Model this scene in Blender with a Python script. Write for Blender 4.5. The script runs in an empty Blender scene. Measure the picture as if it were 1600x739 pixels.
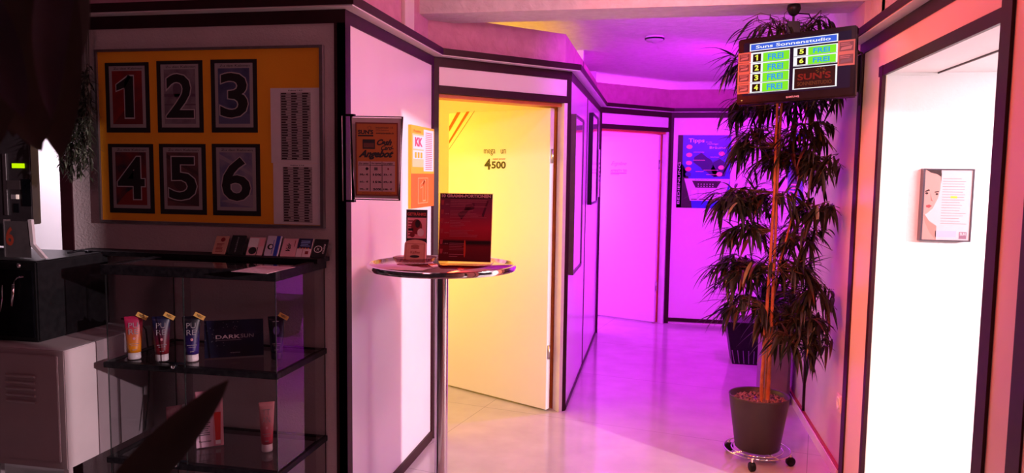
import bpy, bmesh, math, random
from mathutils import Vector, Matrix
random.seed(7)
SC = bpy.context.scene
COL = SC.collection
PI = math.pi

# ------------------------------------------------------------------ camera
F_PX, PITCH, ROLL, YAW, EYE = 1160.0, .0843, .0131, .192, 1.55
_cy, _sy = math.cos(YAW), math.sin(YAW)
FW = Vector((-_sy*math.cos(PITCH), _cy*math.cos(PITCH), -math.sin(PITCH)))
_r = Vector((_cy, _sy, 0)); _u = _r.cross(FW)
RT = _r*math.cos(ROLL) + _u*math.sin(ROLL)
UP = -_r*math.sin(ROLL) + _u*math.cos(ROLL)
CAM = Vector((0, 0, EYE))
cd = bpy.data.cameras.new('camera'); cam = bpy.data.objects.new('camera', cd); COL.objects.link(cam)
M4 = Matrix(((RT.x, UP.x, -FW.x, CAM.x), (RT.y, UP.y, -FW.y, CAM.y), (RT.z, UP.z, -FW.z, CAM.z), (0, 0, 0, 1)))
cam.matrix_world = M4
cd.sensor_width = 36; cd.lens = 36*F_PX/1600; cd.clip_start = .05; cd.clip_end = 100
cd.dof.use_dof = True; cd.dof.focus_distance = 3.6; cd.dof.aperture_fstop = 7.0
SC.camera = cam
SC.view_settings.view_transform = 'Standard'; SC.view_settings.look = 'None'
SC.view_settings.gamma = 1; SC.view_settings.use_curve_mapping = False
SC.view_settings.exposure = 0.0

# ------------------------------------------------------------------ world and lights
w = bpy.data.worlds.new('world'); SC.world = w; w.use_nodes = True
w.node_tree.nodes['Background'].inputs[0].default_value = (1, .42, .55, 1)
w.node_tree.nodes['Background'].inputs[1].default_value = .022

def light(kind, name, loc, color, energy, target=None, size=.3, size_y=None, angle=None, spread=None):
    d = bpy.data.lights.new(name, kind); d.color = color; d.energy = energy
    if kind == 'AREA':
        d.size = size
        if size_y: d.shape = 'RECTANGLE'; d.size_y = size_y
        if spread: d.spread = spread
    else:
        d.shadow_soft_size = size
    if kind == 'SPOT': d.spot_size = angle; d.spot_blend = .4
    o = bpy.data.objects.new(name, d); COL.objects.link(o); o.location = loc
    if target is not None:
        o.rotation_euler = (Vector(target)-Vector(loc)).to_track_quat('-Z', 'Y').to_euler()
    return o

# white lamp far inside the room on the right, shining out through its doorway and an added slot
light('SPOT', 'white_room_lamp', (5.97, -.2, 2.33), (1, .74, .80), 3000, (0, 2.7, 1.2), .045, angle=math.radians(100))
light('AREA', 'white_room_ceiling_lamp', (1.75, 2.9, 2.0), (1, .90, .95), 34, (1.4, 3.5, 0), .8, .6)
# yellow booth: lamp at its left, behind the partition
light('AREA', 'yellow_booth_lamp', (-2.15, 4.35, 1.4), (1, .55, .001), 33, (-.8, 4.9, 1.0), 1.6, 1.2)
light('POINT', 'yellow_booth_top_lamp', (-1.5, 5.1, 2.25), (1, .48, .006), 12, None, .15)
# magenta booth behind the far door
light('AREA', 'magenta_booth_lamp', (-1.5, 8.2, 1.4), (.66, .05, 1), 92, (-.2, 8.1, 1.1), 1.6, 1.0)
light('POINT', 'magenta_booth_top_lamp', (-.6, 8.6, 2.2), (.8, .03, 1), 15, None, .12)
light('POINT', 'corridor_booth_top_lamp', (-1.05, 6.3, 2.3), (.85, .03, 1), 9, None, .12)
# added corridor fill lights, kept out of view behind the beam and the television
light('AREA', 'corridor_violet_fill', (.2, 4.30, 2.455), (.58, .015, 1), 15, (.1, 7.6, 1.0), 1.1, .08, spread=math.radians(110))
light('AREA', 'corridor_magenta_fill', (.90, 5.70, 2.30), (.70, .004, 1), 68, (-.1, 6.5, .5), .34, .12)
# unseen pink and orange fill lights, added to tint the near walls
light('AREA', 'pink_front_fill', (.50, 2.85, 2.40), (1, .36, .50), 22, (-1.0, 3.8, 1.2), .5, .3)
light('AREA', 'orange_front_fill', (-.55, 2.95, 2.44), (1, .045, .014), 28, (.96, 2.8, 1.2), .5, .3)
light('AREA', 'orange_side_fill', (-.3, 1.9, 2.10), (1, .12, .05), 11, (.96, 3.9, .8), .2, .2, spread=math.radians(70))  # added to spread the orange lower on the right wall
light('AREA', 'back_room_lamp', (-2.95, 2.98, 2.2), (1, .80, .95), 24, (-2.95, 3.45, 1.2), .3, .15)
light('AREA', 'dim_left_wall_fill', (-1.2, .3, 2.3), (1, .33, .40), 3.8, (-1.8, 2.86, 1.4), .5, .5)  # weak unseen fill, added to lift the dim left wall

# ------------------------------------------------------------------ helpers
def ray(px, py): return FW + RT*((px-800)/F_PX) + UP*((369.5-py)/F_PX)
def on(px, py, x=None, y=None, z=None, pl=None):
    d = ray(px, py)
    if x is not None: t = x/d.x
    elif y is not None: t = y/d.y
    elif z is not None: t = (z-EYE)/d.z
    else: p, n = pl; p = Vector(p); n = Vector(n); t = (p-CAM).dot(n)/d.dot(n)
    return CAM + d*t

MATS = {}
def mat(name, col, rough=.5, metal=0, emit=None, es=1.0, bump=None, bscale=60, coat=0, spec=.5, noise=None, nscale=8, trans=None):
    if name in MATS: return MATS[name]
    m = bpy.data.materials.new(name); m.use_nodes = True; nt = m.node_tree; b = nt.nodes['Principled BSDF']
    b.inputs['Base Color'].default_value = (*col, 1); b.inputs['Roughness'].default_value = rough
    b.inputs['Metallic'].default_value = metal; b.inputs['Coat Weight'].default_value = coat
    b.inputs['Coat Roughness'].default_value = .05; b.inputs['Specular IOR Level'].default_value = spec
    if trans: b.inputs['Transmission Weight'].default_value = trans
    tc = nt.nodes.new('ShaderNodeTexCoord')
    if emit:
        b.inputs['Emission Color'].default_value = (*emit, 1); b.inputs['Emission Strength'].default_value = es
    if noise:
        nz = nt.nodes.new('ShaderNodeTexNoise'); nz.inputs['Scale'].default_value = nscale; nz.inputs['Detail'].default_value = 5
        mx = nt.nodes.new('ShaderNodeMix'); mx.data_type = 'RGBA'
        mx.inputs['A'].default_value = (*col, 1); mx.inputs['B'].default_value = (*noise, 1)
        rp = nt.nodes.new('ShaderNodeValToRGB'); rp.color_ramp.elements[0].position = .35; rp.color_ramp.elements[1].position = .7
        nt.links.new(tc.outputs['Object'], nz.inputs['Vector']); nt.links.new(nz.outputs['Fac'], rp.inputs['Fac'])
        nt.links.new(rp.outputs['Color'], mx.inputs['Factor']); nt.links.new(mx.outputs['Result'], b.inputs['Base Color'])
    if bump:
        nz = nt.nodes.new('ShaderNodeTexNoise'); nz.inputs['Scale'].default_value = bscale; nz.inputs['Detail'].default_value = 8
        nz.inputs['Distortion'].default_value = .6
        bp = nt.nodes.new('ShaderNodeBump'); bp.inputs['Strength'].default_value = bump; bp.inputs['Distance'].default_value = .01
        nt.links.new(tc.outputs['Object'], nz.inputs['Vector']); nt.links.new(nz.outputs['Fac'], bp.inputs['Height'])
        nt.links.new(bp.outputs['Normal'], b.inputs['Normal'])
    MATS[name] = m
    return m

def pmat(name, col, rough=.6, **k): return mat(name, col, rough, **k)

laminate = mat('white_laminate', (.80, .78, .78), .32, noise=(.77, .74, .745), nscale=3)
laminate_gloss = mat('glossy_white_laminate', (.78, .76, .78), .16, noise=(.74, .72, .74), nscale=2)
wallpaper = mat('pale_wallpaper', (.58, .51, .52), .75, bump=.35, bscale=90, noise=(.52, .45, .46), nscale=5)
plaster = mat('rough_plaster', (.74, .71, .70), .8, bump=1.0, bscale=16, noise=(.66, .62, .61), nscale=20)
brown = mat('dark_brown_trim', (.030, .005, .010), .45, spec=.25, noise=(.022, .004, .007), nscale=25)
white_trim = mat('white_trim', (.78, .75, .75), .4, noise=(.72, .69, .69), nscale=12)
black = mat('black_plastic', (.005, .005, .006), .4, spec=.22, noise=(.009, .009, .010), nscale=40)
black_gloss = mat('glossy_black', (.003, .003, .005), .25, spec=.08, noise=(.006, .006, .008), nscale=20)
black_metal = mat('black_metal', (.005, .004, .006), .5, spec=.10, noise=(.014, .012, .014), nscale=60)
chrome = mat('chrome', (.8, .8, .82), .10, metal=1, noise=(.74, .74, .76), nscale=9)
steel = mat('brushed_steel', (.55, .54, .55), .32, metal=1, noise=(.48, .47, .48), nscale=60)
white_plastic = mat('white_plastic', (.78, .76, .76), .4, noise=(.74, .72, .72), nscale=30)
paper = mat('white_paper', (.78, .75, .76), .7, noise=(.74, .71, .72), nscale=30)

# floor: pale glossy vinyl with faint sheet seams
def floor_mat():
    m = bpy.data.materials.new('glossy_vinyl_floor'); m.use_nodes = True; nt = m.node_tree; b = nt.nodes['Principled BSDF']
    tc = nt.nodes.new('ShaderNodeTexCoord')
    nz = nt.nodes.new('ShaderNodeTexNoise'); nz.inputs['Scale'].default_value = 5; nz.inputs['Detail'].default_value = 8
    mp = nt.nodes.new('ShaderNodeMapping'); mp.inputs['Rotation'].default_value = (0, 0, .2)
    br = nt.nodes.new('ShaderNodeTexBrick'); br.offset = 0; br.inputs['Scale'].default_value = 1
    br.inputs['Brick Width'].default_value = 2.0; br.inputs['Row Height'].default_value = 1.1
    br.inputs['Mortar Size'].default_value = .002; br.inputs['Color1'].default_value = (1, 1, 1, 1); br.inputs['Color2'].default_value = (1, 1, 1, 1)
    br.inputs['Mortar'].default_value = (.6, .6, .6, 1)
    rp = nt.nodes.new('ShaderNodeValToRGB')
    rp.color_ramp.elements[0].color = (.40, .38, .37, 1); rp.color_ramp.elements[0].position = .3
    rp.color_ramp.elements[1].color = (.47, .45, .44, 1); rp.color_ramp.elements[1].position = .7
    mx = nt.nodes.new('ShaderNodeMix'); mx.data_type = 'RGBA'; mx.blend_type = 'MULTIPLY'; mx.inputs['Factor'].default_value = 1
    nt.links.new(tc.outputs['Object'], nz.inputs['Vector']); nt.links.new(tc.outputs['Object'], mp.inputs['Vector'])
    nt.links.new(mp.outputs['Vector'], br.inputs['Vector'])
    nt.links.new(nz.outputs['Fac'], rp.inputs['Fac']); nt.links.new(rp.outputs['Color'], mx.inputs['A'])
    nt.links.new(br.outputs['Color'], mx.inputs['B']); nt.links.new(mx.outputs['Result'], b.inputs['Base Color'])
    b.inputs['Roughness'].default_value = .13
    bp = nt.nodes.new('ShaderNodeBump'); bp.inputs['Strength'].default_value = .05
    n2 = nt.nodes.new('ShaderNodeTexNoise'); n2.inputs['Scale'].default_value = 6
    nt.links.new(tc.outputs['Object'], n2.inputs['Vector']); nt.links.new(n2.outputs['Fac'], bp.inputs['Height'])
    nt.links.new(bp.outputs['Normal'], b.inputs['Normal'])
    return m
floor_m = floor_mat()

def glass_mat(name, tint=(.86, .84, .86), f=.09):
    m = bpy.data.materials.new(name); m.use_nodes = True; nt = m.node_tree; nt.nodes.clear()
    out = nt.nodes.new('ShaderNodeOutputMaterial'); mx = nt.nodes.new('ShaderNodeMixShader')
    tr = nt.nodes.new('ShaderNodeBsdfTransparent'); tr.inputs[0].default_value = (*tint, 1)
    gl = nt.nodes.new('ShaderNodeBsdfGlossy'); gl.inputs['Roughness'].default_value = .02
    lw = nt.nodes.new('ShaderNodeFresnel'); lw.inputs[0].default_value = 1.45
    ad = nt.nodes.new('ShaderNodeMath'); ad.operation = 'MULTIPLY'; ad.inputs[1].default_value = 1.3
    geo = nt.nodes.new('ShaderNodeNewGeometry'); iv = nt.nodes.new('ShaderNodeMath'); iv.operation = 'SUBTRACT'; iv.inputs[0].default_value = 1
    m2 = nt.nodes.new('ShaderNodeMath'); m2.operation = 'MULTIPLY'
    nt.links.new(geo.outputs['Backfacing'], iv.inputs[1]); nt.links.new(lw.outputs[0], ad.inputs[0])
    nt.links.new(ad.outputs[0], m2.inputs[0]); nt.links.new(iv.outputs[0], m2.inputs[1]); nt.links.new(m2.outputs[0], mx.inputs[0])
    nt.links.new(tr.outputs[0], mx.inputs[1]); nt.links.new(gl.outputs[0], mx.inputs[2]); nt.links.new(mx.outputs[0], out.inputs[0])
    return m
glass = glass_mat('clear_glass', (.88, .87, .88))
glass_dark = glass_mat('smoked_glass', (.78, .76, .78))

def grad_mat(name, c0, c1, axis=2, z0=0, z1=1, rough=.35):
    """printed colour blend along an object axis"""
    if name in MATS: return MATS[name]
    m = bpy.data.materials.new(name); m.use_nodes = True; nt = m.node_tree; b = nt.nodes['Principled BSDF']
    tc = nt.nodes.new('ShaderNodeTexCoord'); sp = nt.nodes.new('ShaderNodeSeparateXYZ'); mr = nt.nodes.new('ShaderNodeMapRange')
    mr.inputs['From Min'].default_value = z0; mr.inputs['From Max'].default_value = z1
    mx = nt.nodes.new('ShaderNodeMix'); mx.data_type = 'RGBA'; mx.inputs['A'].default_value = (*c0, 1); mx.inputs['B'].default_value = (*c1, 1)
    nt.links.new(tc.outputs['Generated'], sp.inputs[0]); nt.links.new(sp.outputs[axis], mr.inputs['Value'])
    nt.links.new(mr.outputs[0], mx.inputs['Factor']); nt.links.new(mx.outputs['Result'], b.inputs['Base Color'])
    b.inputs['Roughness'].default_value = rough
    MATS[name] = m
    return m

def wpos(o):
    p = Vector((0, 0, 0))
    while o: p += o.location; o = o.parent
    return p

def obj(name, bm, mats, parent=None, origin=None, smooth=False):
    """link a world-space bmesh as one object under parent"""
    me = bpy.data.meshes.new(name)
    if smooth:
        for f in bm.faces: f.smooth = True
    base = Vector((0, 0, 0))
    if parent is not None: base = wpos(parent)
    if origin is None and parent is None and bm.verts:
        xs = [v.co.x for v in bm.verts]; ys = [v.co.y for v in bm.verts]; zs = [v.co.z for v in bm.verts]
        origin = Vector(((min(xs)+max(xs))/2, (min(ys)+max(ys))/2, min(zs)))
    if origin is not None: base = Vector(origin)
    bmesh.ops.translate(bm, verts=bm.verts, vec=-base)
    bm.to_mesh(me); bm.free()
    if not isinstance(mats, (list, tuple)): mats = [mats]
    for m in mats: me.materials.append(m)
    if smooth:
        try: me.set_sharp_from_angle(angle=math.radians(40))
        except Exception: pass
    o = bpy.data.objects.new(name, me); COL.objects.link(o)
    if parent is not None:
        o.parent = parent; o.location = base - wpos(parent)
    else: o.location = base
    return o

def thing(name, label, cat, loc, group=None):
    o = bpy.data.objects.new(name, None); COL.objects.link(o); o.location = loc; o.empty_display_size = .05
    o['label'] = label; o['category'] = cat
    if group: o['group'] = group
    return o
def tag(o, label, cat, group=None, kind=None):
    o['label'] = label; o['category'] = cat
    if group: o['group'] = group
    if kind: o['kind'] = kind
    return o
def struct(name, bm, m, label=None):
    o = obj(name, bm, m, None, origin=(0, 0, 0)); o['kind'] = 'structure'
    if label: o['label'] = label
    return o

def B(): return bmesh.new()
def box(bm, x0, x1, y0, y1, z0, z1, mi=0, bev=0):
    vs = [bm.verts.new((x, y, z)) for x in (x0, x1) for y in (y0, y1) for z in (z0, z1)]
    idx = [(0, 1, 3, 2), (4, 6, 7, 5), (0, 4, 5, 1), (2, 3, 7, 6), (0, 2, 6, 4), (1, 5, 7, 3)]
    fs = [bm.faces.new([vs[i] for i in t]) for t in idx]
    for f in fs: f.material_index = mi
    if bev: bmesh.ops.bevel(bm, geom=list({e for f in fs for e in f.edges}), offset=bev, segments=2, affect='EDGES')
    return bm
def obox(bm, o, u, v, n, a0, a1, b0, b1, c0, c1, mi=0, bev=0):
    """box in an oriented frame"""
    o = Vector(o); u = Vector(u); v = Vector(v); n = Vector(n)
    vs = [bm.verts.new(o+u*a+v*b+n*c) for a in (a0, a1) for b in (b0, b1) for c in (c0, c1)]
    idx = [(0, 1, 3, 2), (4, 6, 7, 5), (0, 4, 5, 1), (2, 3, 7, 6), (0, 2, 6, 4), (1, 5, 7, 3)]
    fs = [bm.faces.new([vs[i] for i in t]) for t in idx]
    for f in fs: f.material_index = mi
    if bev: bmesh.ops.bevel(bm, geom=list({e for f in fs for e in f.edges}), offset=bev, segments=2, affect='EDGES')
    return bm
def lathe(bm, prof, c, seg=32, sx=1, sy=1, axis=None, mi=0):
    """profile of (r, z) about a vertical axis at c, or about the given axis"""
    c = Vector(c)
    if axis is None: X, Y, Z = Vector((1, 0, 0)), Vector((0, 1, 0)), Vector((0, 0, 1))
    else:
        Z = Vector(axis).normalized(); X = Z.orthogonal().normalized(); Y = Z.cross(X)
    rings = []
    for r, z in prof:
        if r < 1e-6: rings.append([bm.verts.new(c+Z*z)])
        else: rings.append([bm.verts.new(c+X*(r*math.cos(2*PI*k/seg)*sx)+Y*(r*math.sin(2*PI*k/seg)*sy)+Z*z) for k in range(seg)])
    for a, b in zip(rings, rings[1:]):
        for k in range(seg):
            k2 = (k+1) % seg
            if len(a) == 1 and len(b) == 1: continue
            if len(a) == 1: f = bm.faces.new((a[0], b[k], b[k2]))
            elif len(b) == 1: f = bm.faces.new((a[k], b[0], a[k2]))
            else: f = bm.faces.new((a[k], b[k], b[k2], a[k2]))
            f.material_index = mi; f.smooth = True
    return bm
def cyl(bm, p, q, r, seg=16, r2=None, mi=0):
    p = Vector(p); q = Vector(q); L = (q-p).length
    return lathe(bm, [(0, 0), (r, 0), (r if r2 is None else r2, L), (0, L)], p, seg, axis=q-p, mi=mi)
def tube(bm, pts, r, seg=8, closed=False, mi=0):
    pts = [Vector(p) for p in pts]; n = len(pts); rings = []
    for i, p in enumerate(pts):
        if closed: t = (pts[(i+1) % n]-pts[i-1]).normalized()
        else: t = (pts[min(i+1, n-1)]-pts[max(i-1, 0)]).normalized()
        a = Vector((0, 0, 1)) if abs(t.z) < .9 else Vector((1, 0, 0))
        X = t.cross(a).normalized(); Y = X.cross(t)
        rr = r(i/(n-1)) if callable(r) else r
        rings.append([bm.verts.new(p+X*(rr*math.cos(2*PI*k/seg))+Y*(rr*math.sin(2*PI*k/seg))) for k in range(seg)])
    for i in range(n if closed else n-1):
        a, b = rings[i], rings[(i+1) % n]
        for k in range(seg):
            f = bm.faces.new((a[k], a[(k+1) % seg], b[(k+1) % seg], b[k])); f.smooth = True; f.material_index = mi
    if not closed:
        for rg in (rings[0], rings[-1]):
            try: f = bm.faces.new(rg); f.material_index = mi
            except Exception: pass
    return bm

_font_cache = {}
def text_polys(s, bold=0, shear=0):
    key = (s, bold, shear)
    if key in _font_cache: return _font_cache[key]
    c = bpy.data.curves.new('t', 'FONT'); c.body = s; c.offset = bold; c.shear = shear; c.resolution_u = 3
    o = bpy.data.objects.new('t', c); COL.objects.link(o)
    dg = bpy.context.evaluated_depsgraph_get(); me = bpy.data.meshes.new_from_object(o.evaluated_get(dg))
    V = [(v.co.x, v.co.y) for v in me.vertices]; Fc = [tuple(p.vertices) for p in me.polygons]
    bpy.data.objects.remove(o); bpy.data.meshes.remove(me)
    _font_cache[key] = (V, Fc)
    return V, Fc

class Sheet:
    """a printed sheet: origin lower left corner, unit u to the right, v up, W x H metres; prints are thin ink layers"""
    def __init__(s, O, U, V, W, H, t=.001, base=None):
        s.O = Vector(O); s.U = Vector(U).normalized(); s.V = Vector(V).normalized(); s.N = s.U.cross(s.V)
        s.W, s.H = W, H; s.bm = bmesh.new(); s.mats = []; s.L = 0
        if base: obox(s.bm, s.O, s.U, s.V, s.N, 0, W, 0, H, -t, 0, s.mi(base))
    def mi(s, m):
        if m not in s.mats: s.mats.append(m)
        return s.mats.index(m)
    def P(s, x, y, l): return s.O + s.U*(x*s.W) + s.V*(y*s.H) + s.N*(l*.0003)
    def poly(s, pts, m, l=1):
        f = s.bm.faces.new([s.bm.verts.new(s.P(x, y, l)) for x, y in pts]); f.material_index = s.mi(m)
        f.normal_update()
        if f.normal.dot(s.N) < 0: f.normal_flip()
    def rect(s, x0, y0, x1, y1, m, l=1): s.poly([(x0, y0), (x1, y0), (x1, y1), (x0, y1)], m, l)
    def frame(s, x0, y0, x1, y1, tx, ty, m, l=1):
        s.rect(x0, y0, x1, y0+ty, m, l); s.rect(x0, y1-ty, x1, y1, m, l); s.rect(x0, y0+ty, x0+tx, y1-ty, m, l); s.rect(x1-tx, y0+ty, x1, y1-ty, m, l)
    def ell(s, cx, cy, rx, ry, m, l=1, a0=0, a1=2*PI, n=20):
        s.poly([(cx+rx*math.cos(a0+(a1-a0)*k/n), cy+ry*math.sin(a0+(a1-a0)*k/n)) for k in range(n)], m, l)
    def text(s, t, x0, y0, x1, y1, m, l=2, bold=0, shear=0, rot=0):
        V, Fc = text_polys(t, bold, shear)
        if not V: return
        ax = min(v[0] for v in V); bx_ = max(v[0] for v in V); ay = min(v[1] for v in V); by = max(v[1] for v in V)
        w_, h_ = max(bx_-ax, 1e-6), max(by-ay, 1e-6); vs = []
        for X, Y in V:
            p, q = (X-ax)/w_, (Y-ay)/h_
            if rot == 90: p, q = 1-q, p
            if rot == -90: p, q = q, 1-p
            vs.append(s.bm.verts.new(s.P(x0+(x1-x0)*p, y0+(y1-y0)*q, l)))
        k = s.mi(m)
        for f in Fc:
            try:
                g = s.bm.faces.new([vs[i] for i in f]); g.material_index = k
            except Exception: pass
    def one(s, x0, y0, x1, y1, m, l=2, g=0):
        w_, h_ = x1-x0, y1-y0
        s.poly([(x0+w_*.50-g, y0-g), (x1+g, y0-g), (x1+g, y1+g), (x1-w_*.28-g*.4, y1+g), (x0+w_*.50-g, y1-h_*.12)], m, l)
        s.poly([(x0-g, y0+h_*.66-g), (x0+w_*.50, y0+h_*.74-g*.6), (x1-w_*.1, y1), (x1-w_*.28-g*.4, y1+g), (x0-g, y0+h_*.80+g*.3)], m, l)
    def lines(s, x0, y0, x1, y1, n, m, l=2, fill=.45, rag=.3):
        h = (y1-y0)/n
        for i in range(n):
            yy = y1-(i+1)*h+h*.3; xe = x1-(x1-x0)*random.random()*rag
            s.rect(x0, yy, xe, yy+h*fill, m, l)
    def build(s, name, parent=None, origin=None):
        return obj(name, s.bm, s.mats, parent, origin)

def ink(name, c, rough=.5, **k): return mat('ink_'+name, c, rough, **k)
K = ink('black', (.012, .010, .012)); Wt = ink('white', (.80, .78, .78)); OR = ink('orange', (.85, .22, .01)); YE = ink('yellow', (.85, .45, .02))
RED = ink('red', (.65, .02, .015)); BLU = ink('blue', (.02, .05, .45)); NAVY = ink('navy', (.012, .014, .06)); GRY = ink('grey', (.35, .33, .34))
PNK = ink('pink', (.8, .35, .40)); DRED = ink('dark_red', (.22, .015, .02)); DGRY = ink('dark_grey', (.08, .075, .08)); SKY = ink('sky', (.25, .4, .75))

# ------------------------------------------------------------------ room plan
XB, YA = -1.2538, 2.86
P0 = Vector((XB, YA)); P1 = Vector((XB, 4.066)); q_ = .9849*math.cos(PI/4)
P2 = P1+Vector((q_, q_)); P3 = Vector((P2.x, 7.2347)); e_ = .9609*math.cos(PI/4); P4 = P3+Vector((e_, e_)); YF = P4.y
XG = .959; ZB, ZS, ZD1, ZD2 = 2.146, 2.20, 2.043, 1.999; ZF = 2.24; ZT = 2.437; ZC = 2.52; PROJ = .067
def frame2(p, q):
    d = (Vector(q)-Vector(p)); L = d.length; d.normalize(); return Vector((d.x, d.y, 0)), Vector((d.y, -d.x, 0)), L
def seg(bm, p, q, s0, s1, z0, z1, n0, n1, mi=0):
    """box on wall line p->q between arc positions, n measured into the room"""
    u, n, L = frame2(p, q)
    if s1 is None: s1 = L
    return obox(bm, (p[0], p[1], 0), u, (0, 0, 1), n, s0, s1, z0, z1, n0, n1, mi)

A0 = Vector((-3.6, YA))
bm = B(); box(bm, -4.2, 6.3, -1.6, 9.6, -.06, 0); struct('floor', bm, floor_m)
bm = B(); box(bm, -4.2, XG+.05, 2.2, 9.6, ZC, ZC+.05); struct('ceiling', bm, plaster)
# left wall with the notice board, and its continuation behind the machine
bm = B(); seg(bm, A0, P0, 1.06, None, 0, ZB, -.04, 0); struct('wall_left', bm, wallpaper)
bm = B(); seg(bm, A0, P0, -.6, 1.02, 0, 1.15, -.04, -.012); struct('wall_left_rear', bm, laminate)
bm = B(); box(bm, -4.2, -2.62, 3.45, 3.5, 0, ZC); struct('wall_back_room', bm, laminate)
bm = B(); seg(bm, P0, P1, 0, None, 0, ZB, -.03, 0); struct('wall_left_front', bm, laminate)
# the yellow booth wall: solid above and beside the doorway
CL = (P2-P1).length
bm = B(); seg(bm, P1, P2, 0, None, ZD1, ZB, -.04, 0); struct('wall_booth_front', bm, laminate)
bm = B(); seg(bm, P2, P3, 0, None, 0, ZB, -.04, 0); struct('wall_corridor_left', bm, laminate_gloss)
bm = B(); seg(bm, P3, P4, 0, None, ZD1, ZB, -.04, 0); struct('wall_booth_back', bm, laminate)
FR = Vector((XG+.02, YF))
bm = B(); seg(bm, P4, FR, 0, None, 0, ZB, -.04, 0); struct('wall_back', bm, laminate)
# right wall: rough plaster part, then panelled part with a doorway and an added light slot
bm = B(); box(bm, XG+.004, XG+.05, 3.94, 9.6, 0, ZC); struct('wall_right', bm, mat('right_wall_plaster', (.72, .66, .66), .55, bump=.35, bscale=5, noise=(.60, .50, .54), nscale=2.2))
bm = B(); box(bm, XG, XG+.012, 3.54, 3.94, 0, ZB); box(bm, XG, XG+.012, 2.39, 3.54, ZD2+.002, ZB)
box(bm, XG, XG+.03, 1.62, 2.36, 0, ZB); box(bm, XG, XG+.03, -1.6, 1.355, 0, ZB); box(bm, XG, XG+.03, 1.355, 1.62, 1.98, ZB)  # unseen narrow slot, shaped so the white lamp reaches the locker side
struct('wall_right_front', bm, mat('beige_laminate', (.80, .66, .56), .35, noise=(.77, .63, .53), nscale=3))
# bulkheads above the partitions
def inset(p, s): return p
rose_plaster = mat('rose_plaster', (.62, .30, .40), .8, bump=1.0, bscale=16, noise=(.54, .24, .33), nscale=14)
bk = [Vector((-3.6, YA+.036)), Vector((XB-.036, YA+.036)), Vector((XB-.036, P1.y+.015)), Vector((P2.x-.04, P2.y+.017)), Vector((P3.x-.04, P3.y+.017)), Vector((P4.x-.012, P4.y+.036)), Vector((XG, YF+.036))]
nms = ['wall_upper_left', 'wall_upper_left_front', 'wall_upper_booth_front', 'wall_upper_corridor_left', 'wall_upper_booth_back', 'wall_upper_back']
for i, nm in enumerate(nms):
    bm = B(); top = ZT if i > 1 else ZC
    seg(bm, bk[i], bk[i+1], 0, None, ZF-.005, top, -.05, 0); struct(nm, bm, rose_plaster)
bm = B(); box(bm, XG+.03, XG+.06, -1.6, 3.94, ZF-.005, ZC); struct('wall_upper_right', bm, plaster)
# fascia: projecting dark board with pale underside, dark strip beneath
def offset_line(pts, d):
    out = []
    for i, p in enumerate(pts):
        ns = []
        if i > 0: u, n, L = frame2(pts[i-1], p); ns.append(Vector((n.x, n.y)))
        if i < len(pts)-1: u, n, L = frame2(p, pts[i+1]); ns.append(Vector((n.x, n.y)))
        if len(ns) == 1: out.append(p+ns[0]*d)
        else:
            m = (ns[0]+ns[1]); m.normalize(); out.append(p+m*(d/m.dot(ns[0])))
    return out
def ribbon(bm, a, b, z0, z1, mi=0):
    """closed prism between two plan polylines"""
    lo = [[bm.verts.new((p.x, p.y, z)) for p in a] for z in (z0, z1)]; hi = [[bm.verts.new((p.x, p.y, z)) for p in b] for z in (z0, z1)]
    n = len(a)
    for i in range(n-1):
        for f in ((lo[0][i], lo[0][i+1], hi[0][i+1], hi[0][i]), (lo[1][i], hi[1][i], hi[1][i+1], lo[1][i+1]), (lo[0][i], lo[1][i], lo[1][i+1], lo[0][i+1]), (hi[0][i], hi[0][i+1], hi[1][i+1], hi[1][i])):
            g = bm.faces.new(f); g.material_index = mi
    for i in (0, n-1): bm.faces.new((lo[0][i], hi[0][i], hi[1][i], lo[1][i])).material_index = mi
wl = [Vector((-3.6, YA)), P0, P1, P2, P3, P4, Vector((XG, YF))]
out = offset_line(wl, PROJ)
out[-1].x = XG
inn = offset_line(wl, -.05)
bm = B(); ribbon(bm, out, inn, ZS+.004, ZF); struct('trim_1', bm, brown)
bm = B(); ribbon(bm, offset_line(wl, PROJ-.006), inn, ZS-.001, ZS+.004); struct('trim_2', bm, white_trim)
bm = B(); ribbon(bm, offset_line(wl, .006), inn, ZB, ZS-.001); struct('trim_3', bm, brown)
# right side fascia
bm = B(); box(bm, XG-PROJ, XG+.05, -1.6, 3.95, ZS+.004, ZF); struct('trim_4', bm, brown)
bm = B(); box(bm, XG-PROJ+.006, XG+.05, -1.6, 3.945, ZS-.001, ZS+.004); struct('trim_5', bm, white_trim)
bm = B(); box(bm, XG-.006, XG+.05, -1.6, 3.945, ZB, ZS-.001); struct('trim_6', bm, brown)
tn = [7]
def trim(bm, m=brown):
    o = struct('trim_%d' % tn[0], bm, m); tn[0] += 1; return o
# left wall end post, corner posts
bm = B(); seg(bm, A0, P0, 1.0, 1.06, 0, ZB, -.03, .006); trim(bm)
bm = B(); seg(bm, A0, P0, 2.3462-.043, 2.3462+.006, 0, ZB, -.03, .006); trim(bm)
bm = B(); seg(bm, P0, P1, -.006, .045, 0, ZB, -.03, .006); trim(bm)
bm = B(); seg(bm, P0, P1, P1.y-P0.y-.03, P1.y-P0.y, 0, ZB, -.03, .006); trim(bm)
bm = B(); seg(bm, P1, P2, 0, .035, 0, ZB, -.03, .006); trim(bm)
bm = B(); seg(bm, P1, P2, CL-.032, CL+.002, 0, ZB, -.03, .006); trim(bm)
bm = B(); seg(bm, P1, P2, .03, CL-.03, ZD2, ZD1, -.03, .006); trim(bm)
bm = B(); seg(bm, P0, P1, .04, P1.y-P0.y-.02, 0, .055, 0, .010); trim(bm)            # base strip
bm = B(); seg(bm, P2, P3, 1.13, 1.15, .03, ZB, -.03, .004); trim(bm)                 # panel joint in the corridor
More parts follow.
